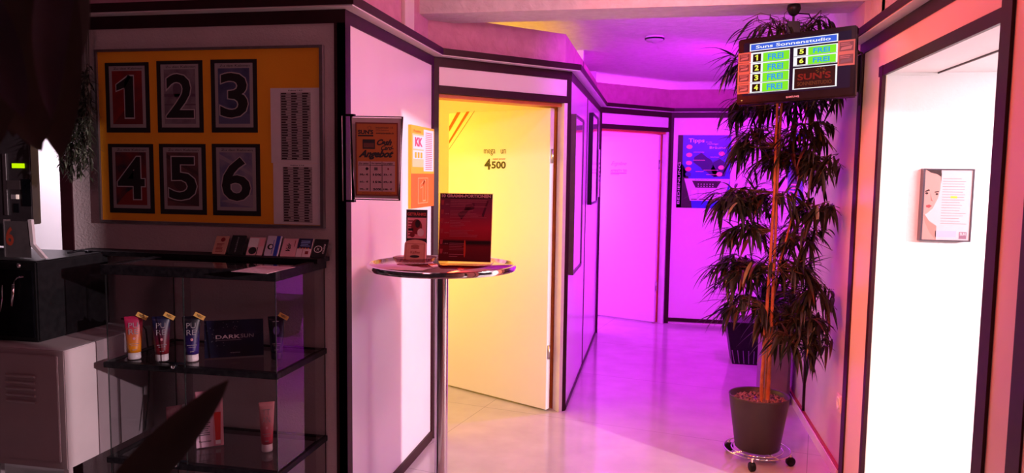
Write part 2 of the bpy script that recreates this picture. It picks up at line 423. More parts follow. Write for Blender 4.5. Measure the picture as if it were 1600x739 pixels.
bm = B(); seg(bm, P2, P3, .02, P3.y-P2.y, .0, .03, 0, .006); trim(bm)
bm = B(); seg(bm, P2, P3, P3.y-P2.y-.05, P3.y-P2.y+.004, 0, ZB, -.03, .006); trim(bm)
EL = (P4-P3).length
bm = B(); seg(bm, P3, P4, 0, .02, 0, ZB, -.03, .006); trim(bm)
bm = B(); seg(bm, P3, P4, EL-.04, EL+.003, 0, ZB, -.03, .008); trim(bm)
bm = B(); seg(bm, P3, P4, .02, EL-.03, ZD2, ZD1, -.03, .006); trim(bm)
bm = B(); seg(bm, P4, FR, -.003, .03, 0, ZB, -.03, .008); trim(bm)
bm = B(); seg(bm, P4, FR, .03, None, .02, .06, 0, .008); trim(bm)
# right wall posts and strips
for a, b_, z0, z1, pr in ((3.875, 3.945, 0, ZB, .008), (3.535, 3.572, 0, ZD1, .010), (2.325, 2.393, 0, ZB, .010), (2.115, 2.19, 0, ZB, .006)):
    bm = B(); box(bm, XG-pr, XG+.006, a, b_, z0, z1); trim(bm)
bm = B(); box(bm, XG-.008, XG+.006, 2.39, 3.60, ZD2, ZD1); trim(bm)
bm = B(); box(bm, XG-.008, XG, 3.595, 3.88, 0, .05); trim(bm)
bm = B(); box(bm, XG-.010, XG+.004, 3.95, YF-.01, .055, .068); trim(bm, mat('red_brown_strip', (.35, .02, .02), .4, noise=(.3, .02, .02), nscale=30))
bm = B(); box(bm, XG-.016, XG+.004, 3.95, YF-.01, 0, .055); o = struct('baseboard_right', bm, white_trim)
bm = B(); box(bm, XG-.010, XG+.004, 4.90, 4.925, .06, 1.15); trim(bm)
# ceiling beam
bm = B(); box(bm, XB-.036, XG+.03, 3.93, 4.20, 2.405, ZC); struct('ceiling_beam', bm, plaster)
# small room on the right
rw = mat('white_room_wall', (.82, .80, .81), .6, bump=.25, bscale=50, noise=(.79, .765, .78), nscale=2)
bm = B(); box(bm, XG+.03, 6.3, 3.70, 3.75, 0, 2.52); struct('wall_right_room', bm, rw)
bm = B(); box(bm, XG+.03, 6.3, 2.15, 3.70, 2.03, 2.06); struct('ceiling_right_room', bm, rw)
bm = B(); box(bm, 1.222, 1.230, 2.15, 3.70, 2.024, 2.03); trim(bm)
bm = B(); box(bm, XG+.05, 1.222, 3.690, 3.70, 2.018, 2.03); trim(bm, white_trim)
# booth interiors (walls a lamp needs, seen through the gap beside each door)
bi = mat('booth_wall', (.8, .78, .77), .6, noise=(.76, .74, .73), nscale=4)
bm = B(); box(bm, -2.65, -2.6, 2.95, 5.95, 0, ZC); struct('wall_booth_left', bm, bi)
bm = B(); box(bm, -2.6, P2.x-.04, 5.9, 5.95, 0, ZC); struct('wall_booth_rear', bm, bi)
bm = B(); box(bm, -2.65, -2.6, 5.95, 9.5, 0, ZC); box(bm, -2.65, XG, 9.5, 9.55, 0, ZC); struct('wall_back_rooms', bm, bi)
bm = B(); box(bm, -2.6, P3.x-.04, 7.1, 7.15, 0, ZC); struct('wall_back_booth_side', bm, bi)

# ------------------------------------------------------------------ doors
def booth_door(idx, Pa, Pb, ang, length, label):
    L = (Pb-Pa).length; u, n, _ = frame2(Pa, Pb)
    # door frame: pale casing face, deep reveal
    bm = B()
    seg(bm, Pa, Pb, L-.055, L-.030, 0, ZD2, -.060, .008)         # right lining, facing the opening
    root = struct('door_%d' % idx, bm, white_trim, label)
    fm_ = mat('orange_brown_frame', (.62, .16, .05), .4, noise=(.5, .12, .04), nscale=15)
    bm = B(); seg(bm, Pa, Pb, L-.050, L-.025, 0, ZD2, -.145, -.078); seg(bm, Pa, Pb, .03, L-.05, ZD2-.022, ZD2-.001, -.145, -.02)
    obj('frame_stop', bm, fm_, root)
    bm = B(); seg(bm, Pa, Pb, L-.040, L-.028, 0, ZD2, -.078, -.060); obj('seal', bm, brown, root)
    hp = Vector((Pa.x, Pa.y, 0))+u*(L-.122)+n*(-.045)
    d = Vector((math.cos(ang), math.sin(ang), 0)); on_ = Vector((d.y, -d.x, 0))
    if on_.y > 0: on_ = -on_
    bm = B(); obox(bm, hp, d, (0, 0, 1), on_, 0, length, .012, 1.968, -.04, 0, 0, .002)
    leaf = obj('door_leaf', bm, mat('door_laminate', (.80, .78, .78), .3, noise=(.77, .75, .75), nscale=2), root)
    for z in (.35, 1.62):
        bm = B(); cyl(bm, hp+Vector((0, 0, z))-on_*.012-d*.010, hp+Vector((0, 0, z+.09))-on_*.012-d*.010, .008, 12)
        obj('hinge', bm, steel, root)
    bm = B(); hs = hp+d*(length-.06)+Vector((0, 0, 1.03))
    obox(bm, hs, d, (0, 0, 1), on_, -.02, .02, -.10, .06, -.046, -.040, 0, .001)
    cyl(bm, hs-on_*.046, hs-on_*.09, .009); cyl(bm, hs-on_*.09, hs-on_*.09-d*.12, .009)
    obj('door_handle', bm, steel, root)
    return root, hp, d, on_
def leaf_sheet(hp, d, nrm):
    """sheet covering a door leaf; u runs to the right seen from outside"""
    return (hp, -d, nrm)

d1, hp, dd, nn = booth_door(1, P1, P2, math.radians(152.6), .885, 'white door standing open into the yellow lit booth')
pl = (hp+nn*.0, nn)
def Lp(px, py): return on(px, py, pl=pl)
S = Sheet(hp+dd*.885+nn*.0006, -dd, (0, 0, 1), .885, 1.968)
def uv(S, px, py):
    p = on(px, py, pl=(S.O, S.N)); r = p-S.O; return r.dot(S.U)/S.W, r.dot(S.V)/S.H
def ptext(S, t, ax, ay, bx_, by, m, **k):
    """text between two photographed points on the sheet plane: lower left, upper right"""
    x0, y0 = uv(S, ax, ay); x1, y1 = uv(S, bx_, by); S.text(t, x0, y0, x1, y1, m, **k)
ptext(S, 'mega', 756, 243, 774, 233, K, l=2, bold=.0)
ptext(S, 'un', 782.5, 240, 790.5, 233, K, l=2)
ptext(S, '4', 757, 265, 767, 248, K, l=2, bold=.03); ptext(S, '500', 768, 263.5, 790.5, 252, K, l=2, bold=.03)
ptext(S, 'super power', 770, 250.5, 790, 247.5, RED, l=2, bold=.01)
vx = ink('vinyl_orange', (.85, .10, .01)); vx2 = ink('vinyl_cream', (.72, .60, .50))
def pp(pts, m, l=1): S.poly([(max(.006, uv(S, *p)[0]), uv(S, *p)[1]) for p in pts], m, l)
pp([(698, 206), (698, 198), (714, 175.5), (720, 175)], vx, 2)
pp([(698, 225), (698, 220), (729, 174.5), (734, 174)], vx, 2)
pp([(698, 234), (698, 233), (741, 173.5), (742, 173.5)], ink('vinyl_line', (.2, .05, .02)), 2)
S.build('door_decal', d1)
d2, hp2, dd2, nn2 = booth_door(2, P3, P4, math.radians(156), .86, 'white door standing open at the corridor end')
S = Sheet(hp2+dd2*.86+nn2*.0006, -dd2, (0, 0, 1), .86, 1.968)
vm = ink('vinyl_magenta', (.25, .02, .12))
ptext(S, 'Ergoline', 955, 260, 979, 252.5, vm, shear=.5, bold=-.012)
ptext(S, 'AFFINITY 700', 954, 268.5, 979.5, 265, vm)
x0, y0 = uv(S, 954, 271); x1, y1 = uv(S, 979, 270.2); S.rect(x0, y0, x1, y1, vm, 2)
ptext(S, 'EXCELLENCE', 954.5, 273.2, 967, 271.8, vm)
S.build('door_decal', d2)

# ------------------------------------------------------------------ notice board
zb0, zb1, xb0, xb1 = 1.316, 2.058, -2.393, -1.341
nb = thing('notice_board', 'orange notice board in a slim metal frame on the pale left wall', 'notice board', (-1.867, YA-.0, zb0))
bm = B(); box(bm, xb0+.008, xb1-.008, YA-.012, YA-.001, zb0+.008, zb1-.008)
obj('board_panel', bm, mat('orange_board', (.95, .43, .010), .7, bump=.2, bscale=300, noise=(.90, .39, .008), nscale=6), nb)
bm = B()
for a in ((xb0, xb0+.010, zb0, zb1), (xb1-.014, xb1, zb0, zb1)): box(bm, a[0], a[1], YA-.022, YA-.001, a[2], a[3])
for a in ((zb0, zb0+.010), (zb1-.010, zb1)): box(bm, xb0+.01, xb1-.014, YA-.022, YA-.001, a[0], a[1])
obj('frame', bm, mat('grey_frame', (.22, .19, .2), .35, metal=.6, noise=(.18, .16, .17), nscale=30), nb)
# six numbered posters, measured on the board plane
pq = [(167, 97, 232, 207), (247, 94, 316, 207), (331, 92, 401, 207), (172, 225, 239, 332), (251, 225, 321, 334), (333, 225, 406, 336)]
numart = [((.50, .03, .02), (.25, .02, .03), 'red'), ((.45, .38, .44), (.20, .14, .2), 'grey'), ((.06, .08, .22), (.18, .2, .38), 'blue'),
          ((.02, .02, .05), (.40, .03, .03), 'black and red'), ((.30, .12, .12), (.10, .05, .06), 'brownish'), ((.20, .22, .45), (.55, .50, .62), 'violet grey')]
for i, (a, b_, c, d) in enumerate(pq):
    yy = YA-.0135
    p = on(a, d, y=yy); q = on(c, b_, y=yy)
    S = Sheet((p.x, yy, p.z), (1, 0, 0), (0, 0, 1), q.x-p.x, q.z-p.z, .001, K)
    S.rect(.09, .07, .91, .95, GRY, 1)
    c0, c1, nmc = numart[i]
    c0 = tuple(v*.55 for v in c0); c1 = tuple(v*.55 for v in c1)
    S.rect(.16, .12, .84, .88, ink('art_a%d' % i, c0, noise=c1, nscale=14), 2)
    S.text('Zu den Kabinen', .2, .90, .85, .93, K, 2)
    m2 = ink('art_b%d' % i, c1)
    if i == 1:
        S.ell(.55, .6, .2, .16, m2, 3); S.rect(.16, .5, .84, .54, m2, 3); S.rect(.16, .38, .84, .40, m2, 3)
    elif i in (4, 5):
        S.poly([(.16, .8), (.84, .55), (.84, .6), (.16, .86)], m2, 3); S.poly([(.16, .2), (.84, .12), (.84, .3)], m2, 3); S.ell(.5, .45, .2, .12, m2, 3)
    elif i in (0, 3):
        S.poly([(.16, .12), (.84, .12), (.84, .5), (.4, .3)], m2, 3)
    else: S.poly([(.16, .12), (.84, .12), (.84, .25), (.16, .4)], m2, 3)
    n = str(i+1)
    bw = .30 if n == '1' else .2
    if n == '1': S.one(.26, .22, .64, .80, ink('outline', (.50, .46, .48)), 4, .025); S.one(.26, .22, .64, .80, K, 5, .004)
    if n != '1': S.text(n, bw-.022, .19, 1-bw+.022, .83, ink('outline', (.50, .46, .48)), 4, bold=.035)
    if n != '1': S.text(n, bw, .205, 1-bw, .815, K, 5, bold=.018)
    o = S.build('number_poster'); tag(o, 'poster with large black number %s on %s artwork, pinned to the orange board' % (n, nmc), 'poster', 'number posters on the orange board')
# two timetables
for (a, b_, c, d, hd, nrow, lab) in ((424, 137, 501, 254.5, 'Kabine 1,4,5', 26, 'upper white timetable sheet at the right of the orange board'), (428, 255.5, 503, 352, 'Kabine 2,3,6', 21, 'lower white timetable sheet at the right of the orange board')):
    yy = YA-.0135; p = on(a, d, y=yy); q = on(c, b_, y=yy)
    p.z = max(p.z, zb0+.012)
    S = Sheet((p.x, yy, p.z), (1, 0, 0), (0, 0, 1), q.x-p.x, q.z-p.z, .0008, paper)
    S.text(hd, .36, .955, .64, .975, K, 2, bold=.02)
    h = .90/nrow
    S.rect(.2, .04, .8, .94, ink('table_grey', (.45, .40, .42)), 1)
    for r_ in range(nrow):
        y0 = .94-(r_+1)*h
        S.rect(.2, y0+h*.05, .8, y0+h*.16, K, 2)
        for c_ in (.2, .4, .62): S.rect(c_+.015, y0+h*.35, c_+.10+random.random()*.06, y0+h*.85, K, 2)
    o = S.build('timetable_sheet'); tag(o, lab, 'timetable', 'timetables on the orange board')

# ------------------------------------------------------------------ brochure ledge and brochures
bm = B(); box(bm, -2.45, -1.325, 2.745, YA-.002, 1.181, 1.199); tag(obj('wall_ledge', bm, black_metal), 'narrow dark ledge on the left wall under the orange board', 'ledge')
bro = [(331, 367, 350, 399, 'tan', (.55, .30, .22), 'tan brochure with dark red print'), (356, 366, 377, 400, 'black', (.015, .018, .018), 'black card with one line of small white letters'),
       (384, 369, 408, 402, 'pink', (.75, .48, .50), 'pale pink brochure with black emblem at its foot'), (412, 367, 433, 402, 'bluew', (.62, .60, .72), 'pale brochure with blue stripe and round emblem'),
       (437, 371, 460, 403, 'rose', (.68, .38, .42), 'rose brochure with black handwriting'), (461, 371, 483, 404, 'navyw', (.70, .55, .58), 'brochure with navy top and pale foot'),
       (486, 372, 507, 405, 'blk2', (.012, .012, .014), 'black card with white ring emblem, rightmost on the ledge')]
for i, (a, b_, c, d, nm, colr, lab) in enumerate(bro):
    yf = 2.790; p = on(a, d, y=yf); q = on(c, b_, y=yf)
    z0 = 1.1995; wd = q.x-p.x; ht = q.z-z0
    tl = math.atan2(.045, ht)
    V_ = Vector((0, math.sin(tl), math.cos(tl))); base = ink('bro_'+nm, colr, .4)
    S = Sheet((p.x, yf, z0+.0012), (1, 0, 0), V_, wd, ht, .006, base)
    if i == 0: S.ell(.6, .8, .18, .12, DRED, 2); S.lines(.2, .1, .8, .6, 7, DRED)
    if i == 1: S.text('FOREVER', .42, .1, .52, .9, GRY, rot=-90)
    if i == 2: S.rect(.0, .45, .6, .95, Wt, 1); S.ell(.35, .25, .25, .2, K, 2); S.rect(.7, .5, .95, .9, PNK, 2); S.rect(.62, 0, .66, .45, K, 2)
    if i == 3: S.rect(.66, 0, .93, 1, BLU, 1); S.ell(.35, .45, .22, .14, K, 2); S.ell(.38, .45, .12, .09, Wt, 3); S.rect(.5, .1, .54, .8, BLU, 3)
    if i == 4: S.text('Velr', .3, .3, .6, .75, K, rot=90, shear=.4, bold=.02); S.rect(.8, .55, .84, .9, DRED, 2)
    if i == 5:
        S.rect(0, .45, 1, 1, NAVY, 1); S.lines(.2, .55, .9, .9, 4, SKY, 2)
        for k in range(4): S.ell(.2+k*.2, .47, .05, .03, OR, 3)
        S.rect(.62, .15, .85, .32, DRED, 2); S.rect(.42, .02, .45, .42, DRED, 2)
    if i == 6: S.ell(.38, .45, .30, .19, Wt, 1); S.ell(.38, .45, .25, .155, K, 2); S.text('X', .28, .38, .48, .52, Wt, 3); S.text('PHYSIO', .74, .2, .88, .72, Wt, rot=-90)
    tag(S.build('brochure'), lab+', leaning on the wall ledge', 'brochure', 'brochures on the wall ledge')

# ------------------------------------------------------------------ glass display cabinet
cx0, cx1, cy0, cy1 = -2.05, -1.345, 2.45, 2.855
cb = thing('display_cabinet', 'glass display cabinet with black framed shelves against the left wall', 'display cabinet', ((cx0+cx1)/2, (cy0+cy1)/2, 0))
def shelf(z1, t, name, gm, w_=.020):
    bm = B(); z0 = z1-t
    box(bm, cx0-.012, cx1+.006, cy0-.010, cy0+w_, z0, z1, bev=.0015); box(bm, cx0-.012, cx1+.006, cy1-w_, cy1, z0, z1)
    box(bm, cx0-.012, cx0+w_, cy0+w_, cy1-w_, z0, z1); box(bm, cx1-w_+.006, cx1+.006, cy0+w_, cy1-w_, z0, z1)
    f = obj(name, bm, black_metal, cb)
    bm = B(); box(bm, cx0+w_, cx1-w_+.006, cy0+w_, cy1-w_, z1-.008, z1-.002); obj('glass_plate', bm, gm, f)
    return f
shelf(1.187, .036, 'top_frame', glass_dark, .028)
shelf(.812, .022, 'shelf', glass_dark); shelf(.437, .022, 'shelf', glass_dark); shelf(.085, .03, 'shelf', glass_dark)
bm = B(); box(bm, cx0-.012, cx1+.006, cy0-.010, cy1, 0, .05); obj('plinth', bm, black_metal, cb)
xm = (on(288, 500, y=cy0).x)
for (za, zb_) in ((.087, .413), (.439, .788), (.814, 1.150)):
    for nm_, a in (('side_pane', (cx1-.004, cx1-.0005, cy0+.003, cy1-.003)), ('side_pane', (cx0+.0005, cx0+.004, cy0+.003, cy1-.003)), ('sliding_pane', (cx0+.004, xm+.03, cy0-.004, cy0-.001)), ('sliding_pane', (xm, cx1-.004, cy0+.001, cy0+.004))):
        bm = B(); box(bm, *a, za, zb_); obj(nm_, bm, glass, cb)
# dark glass edges
for (x, y) in ((cx0+.002, cy0+.001), (cx1-.002, cy0+.001), (cx1-.002, cy1-.002), (cx0+.002, cy1-.002), (xm, cy0-.003)):
    bm = B(); box(bm, x-.0018, x+.0018, y-.0018, y+.0018, .05, 1.15); obj('glass_edge', bm, mat('dark_glass_edge', (.02, .025, .025), .2, noise=(.03, .03, .03), nscale=50), cb)
for z in (.828, .452):
    bm = B(); cyl(bm, (xm-.10, cy0-.014, z), (xm+.01, cy0-.014, z), .004); cyl(bm, (xm-.035, cy0-.006, z-.008), (xm-.03, cy0-.030, z-.010), .010, 16)
    obj('sliding_door_lock', bm, black_gloss, cb)
    bm = B(); cyl(bm, (xm-.03, cy0-.0305, z-.010), (xm-.03, cy0-.033, z-.010), .007, 14); obj('lock_cylinder', bm, chrome, cb)
# price paper on top
O_ = on(361, 425, z=1.188); 
bm = B()
pts = [on(*p, z=1.1885) for p in ((361, 424.5), (417, 428.0), (462, 417.5), (407, 415.2))]
vs = [bm.verts.new(p) for p in pts]; f = bm.faces.new(vs)
if f.normal.z < 0: f.normal_flip()
r = bmesh.ops.extrude_face_region(bm, geom=[f]); bmesh.ops.translate(bm, verts=[v for v in r['geom'] if isinstance(v, bmesh.types.BMVert)], vec=(0, 0, .0012))
o = obj('price_sheet', bm, mat('printed_pink_paper', (.45, .33, .38), .6, noise=(.28, .19, .23), nscale=60)); tag(o, 'printed sheet lying flat on top of the glass cabinet', 'paper sheet')
# power cable behind the cabinet side
bm = B(); pts = []
for px, py in ((190, 498), (215, 500), (228, 515), (233, 560), (232, 620), (226, 672)): pts.append(on(px, py, x=-2.072+.0) if False else on(px, py, x=-2.085))
pts = [Vector((p.x, min(p.y, 2.84), p.z)) for p in pts]
tube(bm, pts, .0035, 6); tag(obj('power_cable', bm, black, None), 'black cable hanging between locker and glass cabinet', 'cable')

# ------------------------------------------------------------------ lotion tubes
def lotion(px, pyb, pyt, wtop, z, c_top, c_bot, label, art, capc=white_plastic, txt=None, tagm=True, yoff=None, group='tanning lotion tubes on the middle shelf'):
    p = on(px, pyb, z=z); p.z = z; fwd = Vector((CAM.x-p.x, CAM.y-p.y, 0)).normalized(); u = Vector((-fwd.y, fwd.x, 0)); 
    if u.x < 0: u = -u
    tp = on(px, pyt, y=p.y); H_ = tp.z-z
    dpx = (p-CAM).dot(FW); W_ = wtop*dpx/F_PX
    t = thing('lotion_tube', label, 'lotion tube', p, group)
    # body: round at the cap, flattened and wider at the crimp
    bm = B(); n = 24; rings = []; hc = H_*.16
    for k in range(10):
        s = k/9; zz = hc+(H_-hc)*s; a = W_*.5*(.72+.28*s); b_ = W_*.5*(.68*(1-s)**.7+.03)
        rings.append([bm.verts.new(p+u*(a*math.cos(2*PI*j/n))+fwd*(b_*math.sin(2*PI*j/n))+Vector((0, 0, zz))) for j in range(n)])
    for a, b_ in zip(rings, rings[1:]):
        for j in range(n): bm.faces.new((a[j], a[(j+1) % n], b_[(j+1) % n], b_[j])).smooth = True
    bm.faces.new(rings[-1]); bm.faces.new(rings[0][::-1])
    body = obj('tube_body', bm, grad_mat('tube_'+art, c_bot, c_top, 2, .15, .75), t)
    bm = B(); lathe(bm, [(0, .0005), (W_*.33, .0005), (W_*.35, .004), (W_*.34, hc), (0, hc)], p, 24); obj('cap', bm, capc, t)
    S = Sheet(p+fwd*(W_*.395)-u*(W_*.36)+Vector((0, 0, hc)), u, Vector((0, 0, 1))-fwd*(W_*.33/(H_-hc)), W_*.72, H_-hc)
    lt = {'dark': ink('lt_dark', (.30, .30, .34)), 'mid': ink('lt_mid', (.34, .30, .33))}['mid']
    if txt:
        S.text(txt[:2], .12, .70, .80, .84, lt, 2, bold=-.0); S.text(txt[2:], .12, .52, .80, .66, lt, 2)
        S.ell(.5, .40, .1, .035, PNK, 2)
    else:
        S.ell(.5, .62, .28, .12, ink('lt_faint', (.10, .08, .25)), 2); S.rect(.2, .86, .7, .88, lt, 2)
    S.rect(.15, .25, .85, .265, lt, 2); S.rect(.25, .20, .75, .212, lt, 2); S.rect(.35, .08, .65, .10, lt, 2)
    S.build('print', t)
    if tagm:
        S = Sheet(p+u*(W_*.10)+fwd*.012+Vector((0, 0, H_*1.02)), u*.82-Vector((0, 0, .5)), Vector((0, 0, .82))+u*.5, W_*.62, W_*.26, .0006, ink('tag_yellow', (.75, .45, .10)))
        S.text('NEU', .25, .25, .75, .8, K, 2, bold=.02); S.build('price_tag', t)
    return t
lotion(210.5, 560, 494, 27, .8125, (.45, .02, .09), (.85, .30, .01), 'red to orange lotion tube, leftmost on the middle shelf', 'a', txt='PURE')
lotion(253.5, 563, 494, 27, .8125, (.008, .010, .045), (.20, .010, .02), 'dark blue and red lotion tube, second on the middle shelf', 'b', txt='PURE')
lotion(300.5, 563.5, 494, 27, .8125, (.004, .004, .010), (.03, .012, .15), 'black and violet lotion tube with white cap beside the dark card', 'c', txt='PURE')
lotion(432.5, 560, 494, 25, .8125, (.004, .004, .012), (.010, .008, .05), 'all dark violet lotion tube at the right of the middle shelf', 'd', capc=mat('dark_cap', (.02, .015, .05), .3, noise=(.03, .02, .06), nscale=40))
lotion(417.5, 704, 628, 24, .4375, (.72, .36, .38), (.55, .04, .08), 'pink and red lotion tube standing on the lower shelf', 'e', tagm=False, group='lotion tubes on the lower shelf', txt='TTAN')
# DARKSUN card
def stand_card(name, label, cat, c4, z, base, yref=None, tilt=.12, th=.004):
    """upright card: photographed lower left, lower right, top y; stands on z"""
    a = on(*c4[0], z=z); b_ = on(*c4[1], z=z); U_ = (b_-a); W_ = U_.length; U_.normalize(); a.z = z
    nb_ = Vector((-U_.y, U_.x, 0)); V_ = (Vector((0, 0, 1))*math.cos(tilt)+nb_*math.sin(tilt))
    tp = on(c4[2][0], c4[2][1], pl=(a, V_.cross(U_)))
    H_ = (tp-a).dot(V_)
    S = Sheet(a+Vector((0, 0, .001)), U_, V_, W_, H_, th, base)
    return S
dk = ink('card_night', (.006, .007, .020), .3, noise=(.012, .012, .05), nscale=9)
S = stand_card('', '', '', ((319.5, 560.5), (412, 555), (320, 502)), .8135, dk)
S.text('DARK', .19, .50, .60, .60, Wt, 2, bold=.01); S.text('SUN', .61, .51, .83, .61, GRY, 2)
S.rect(.19, .455, .62, .465, GRY, 2); S.text('ergoline', .43, .10, .60, .135, GRY, 2, bold=.03)
for k in range(26): x_, y_ = random.random()*.6, .3+random.random()*.65; S.ell(x_, y_, .006, .009, GRY, 1, n=6)
o = S.build('display_card'); tag(o, 'black display card reading DARKSUN on the middle shelf', 'display card')
S = stand_card('', '', '', ((307, 701), (350, 695), (305, 613)), .4385, ink('card_pink', (.62, .25, .33), .4, noise=(.72, .35, .42), nscale=12))
S.rect(.0, 0, .62, .55, ink('card_pale', (.72, .50, .62)), 1); S.lines(.05, .2, .55, .52, 9, DGRY, 2, rag=.25); S.text('Tannymax', .08, .08, .55, .12, K, 2, bold=.03)
S.poly([(.66, .6), (.92, .6), (.88, .1), (.70, .1)], RED, 2); S.rect(.70, .03, .88, .1, Wt, 2); S.rect(.9, 0, 1, 1, PNK, 1)
tag(S.build('display_card'), 'pink display card with a red tube picture on the lower shelf', 'display card')
S = stand_card('', '', '', ((261, 672), (307, 664), (262, 636)), .4385, ink('card_red', (.16, .02, .03), .4, noise=(.45, .25, .28), nscale=25))
S.rect(.55, .6, 1, 1, GRY, 2); S.lines(.1, .1, .45, .4, 3, RED, 2)
tag(S.build('leaflet'), 'small dark red leaflet behind the pink card on the lower shelf', 'leaflet')

# ------------------------------------------------------------------ metal locker with black machine
lx1, ly0, ly1, lz0, lz1 = -2.12, 2.31, 2.80, .43, .88
lk = thing('metal_locker', 'low pale metal locker with louvred door at the left edge', 'locker', (-2.52, 2.55, 0))
lm = mat('locker_paint', (.42, .37, .38), .4, noise=(.39, .34, .35), nscale=8)
bm = B(); box(bm, -2.92, lx1, ly0+.004, ly1, lz0, lz1, bev=.003); obj('body', bm, lm, lk)
bm = B(); box(bm, -2.90, lx1-.022, ly0-.006, ly0+.003, lz0+.03, lz1-.02, bev=.002); dr = obj('door', bm, lm, lk)
for k in range(5):
    z = .775-k*.024
    bm = B(); obox(bm, (-2.36, ly0-.007, z), (1, 0, 0), Vector((0, -.5, .86)), Vector((0, -.86, -.5)), 0, .125, 0, .010, -.002, .004)
    obj('louvre', bm, lm, dr)
bm = B(); cyl(bm, (-2.80, ly0-.006, .66), (-2.80, ly0-.02, .66), .012); obj('lock', bm, steel, dr)
bm = B()
for x in (-2.90, lx1-.022):
    for y in (ly0+.01, ly1-.04): box(bm, x, x+.02, y, y+.02, 0, lz0)
for x, y in ((-2.90, ly0+.01), (lx1-.022, ly0+.01), (-2.90, ly1-.04), (lx1-.022, ly1-.04)):
    b2 = B(); box(b2, x, x+.02, y, y+.02, 0, lz0); obj('leg', b2, lm, lk)
bm.free()
# black machine on the locker
mx1, my0, my1, mz0, mz1 = -2.305, 2.40, 2.78, .882, 1.195
mc = thing('coffee_machine', 'black boxy machine with chrome lever standing on the pale locker', 'coffee machine', (-2.6, 2.58, mz0))
bm = B(); box(bm, -2.86, mx1, my0, my1, mz0, mz1, bev=.006); obj('housing', bm, black, mc)
bm = B(); box(bm, -2.85, mx1-.012, my0-.007, my0-.001, mz0+.02, mz1-.035, bev=.002); obj('front_panel', bm, black_gloss, mc)
p = on(30, 415, y=my0-.008); bm = B(); lathe(bm, [(0, 0), (.009, 0), (.009, .006), (0, .009)], p, 16, axis=(0, -1, 0)); obj('knob', bm, chrome, mc)
pts = [on(a, b_, y=my0-.020) for a, b_ in ((31, 433), (27, 434), (23, 438), (21, 444))]
bm = B(); tube(bm, [pts[0]+Vector((0, .013, 0))]+pts, .003, 8); cyl(bm, pts[-1], on(19, 478, y=my0-.020), .0055, 12); obj('lever', bm, chrome, mc)
bm = B(); a = on(4, 445, y=my0-.01); b_ = on(1, 487, y=my0-.01); tube(bm, [a, (a+b_)/2+Vector((.003, 0, 0)), b_], .003); obj('side_rod', bm, chrome, mc)
bm = B(); tube(bm, [Vector((-2.40, 2.66, 1.198)), Vector((-2.36, 2.69, 1.205)), Vector((-2.33, 2.72, 1.200)), Vector((-2.35, 2.70, 1.197))], .004, 6); obj('cord', bm, black_gloss, mc)
# steel tray with number 6 on the machine
tr_ = thing('steel_tray', 'angled grey metal tray marked with a red 6 on top of the black machine', 'tray', (-2.56, 2.55, 1.197))
ty0, ty1 = 2.47, 2.50
a = on(6, 343, y=ty0); b_ = on(46, 343, y=ty0)
zt = 1.30
bm = B(); box(bm, a.x, b_.x, ty0, ty0+.003, 1.198, a.z-.006); obj('front_plate', bm, mat('dull_metal', (.10, .085, .09), .4, metal=.3, noise=(.07, .06, .065), nscale=20), tr_)
S = Sheet((a.x, ty0-.0005, 1.198), (1, 0, 0), (0, 0, 1), b_.x-a.x, a.z-.006-1.198)
S.text('6', .05, .32, .36, .85, ink('sign_red', (.30, .04, .02)), 1, bold=.03); S.build('number', tr_)
bm = B()
prof = [(b_.x-.006, b_.z), (b_.x+.010, b_.z), (b_.x+.016, 1.252), (b_.x+.070, 1.198), (b_.x+.050, 1.198), (b_.x+.002, 1.245)]
lo = [bm.verts.new((x, ty0-.002, z)) for x, z in prof]; hi = [bm.verts.new((x, ty0+.01, z)) for x, z in prof]
bm.faces.new(lo[::-1]); bm.faces.new(hi)
for k in range(6): bm.faces.new((lo[k], lo[(k+1) % 6], hi[(k+1) % 6], hi[k]))
bmesh.ops.recalc_face_normals(bm, faces=bm.faces)
obj('bright_edge', bm, mat('pale_metal', (.6, .56, .58), .35, metal=.2, noise=(.55, .5, .52), nscale=20), tr_)
bm = B(); box(bm, a.x-.004, a.x, ty0-.002, ty1, 1.198, a.z); obj('side_plate', bm, steel, tr_)
# control unit with display on the wall behind
cu = thing('wall_control_unit', 'tall dark control unit with a small lime display at the left edge', 'control unit', (-2.88, 2.80, 1.24))
bm = B(); box(bm, -3.02, on(49, 300, y=2.79).x, 2.79, 2.840, 1.30, 1.90, bev=.004); obj('housing', bm, mat('dark_unit', (.022, .017, .020), .45, noise=(.03, .024, .028), nscale=15), cu)
for z in (1.30,):
    bm = B(); box(bm, -2.98, -2.80, 2.80, 2.840, 1.20, 1.30); obj('bracket', bm, black, cu)
yy = 2.7895
def crect(px0, py0, px1, py1, m, name, dep=.004):
    p = on(px0, py1, y=yy); q = on(px1, py0, y=yy); b2 = B(); box(b2, p.x, q.x, yy-dep, yy, p.z, q.z, bev=.0008); return obj(name, b2, m, cu)
crect(19.5, 255.5, 38.5, 262.5, mat('lime_display', (.1, .12, .0), .3, emit=(.55, .9, .0), es=1.0), 'display')
crect(18, 304, 25, 311, mat('grey_button', (.25, .22, .24), .4, noise=(.2, .18, .2), nscale=50), 'button')
crect(26, 304, 30, 311, mat('lit_button', (.5, .4, .35), .4, emit=(.75, .55, .5), es=.7), 'lit_button')
crect(23, 318, 30, 332, black_gloss, 'coin_slot'); crect(36, 280, 48, 322, black_gloss, 'note_slot')
crect(8, 240, 9.5, 336, steel, 'edge_strip'); crect(11, 282, 32, 296, mat('unit_label', (.05, .035, .04), .5, noise=(.04, .03, .03), nscale=50), 'label_plate')

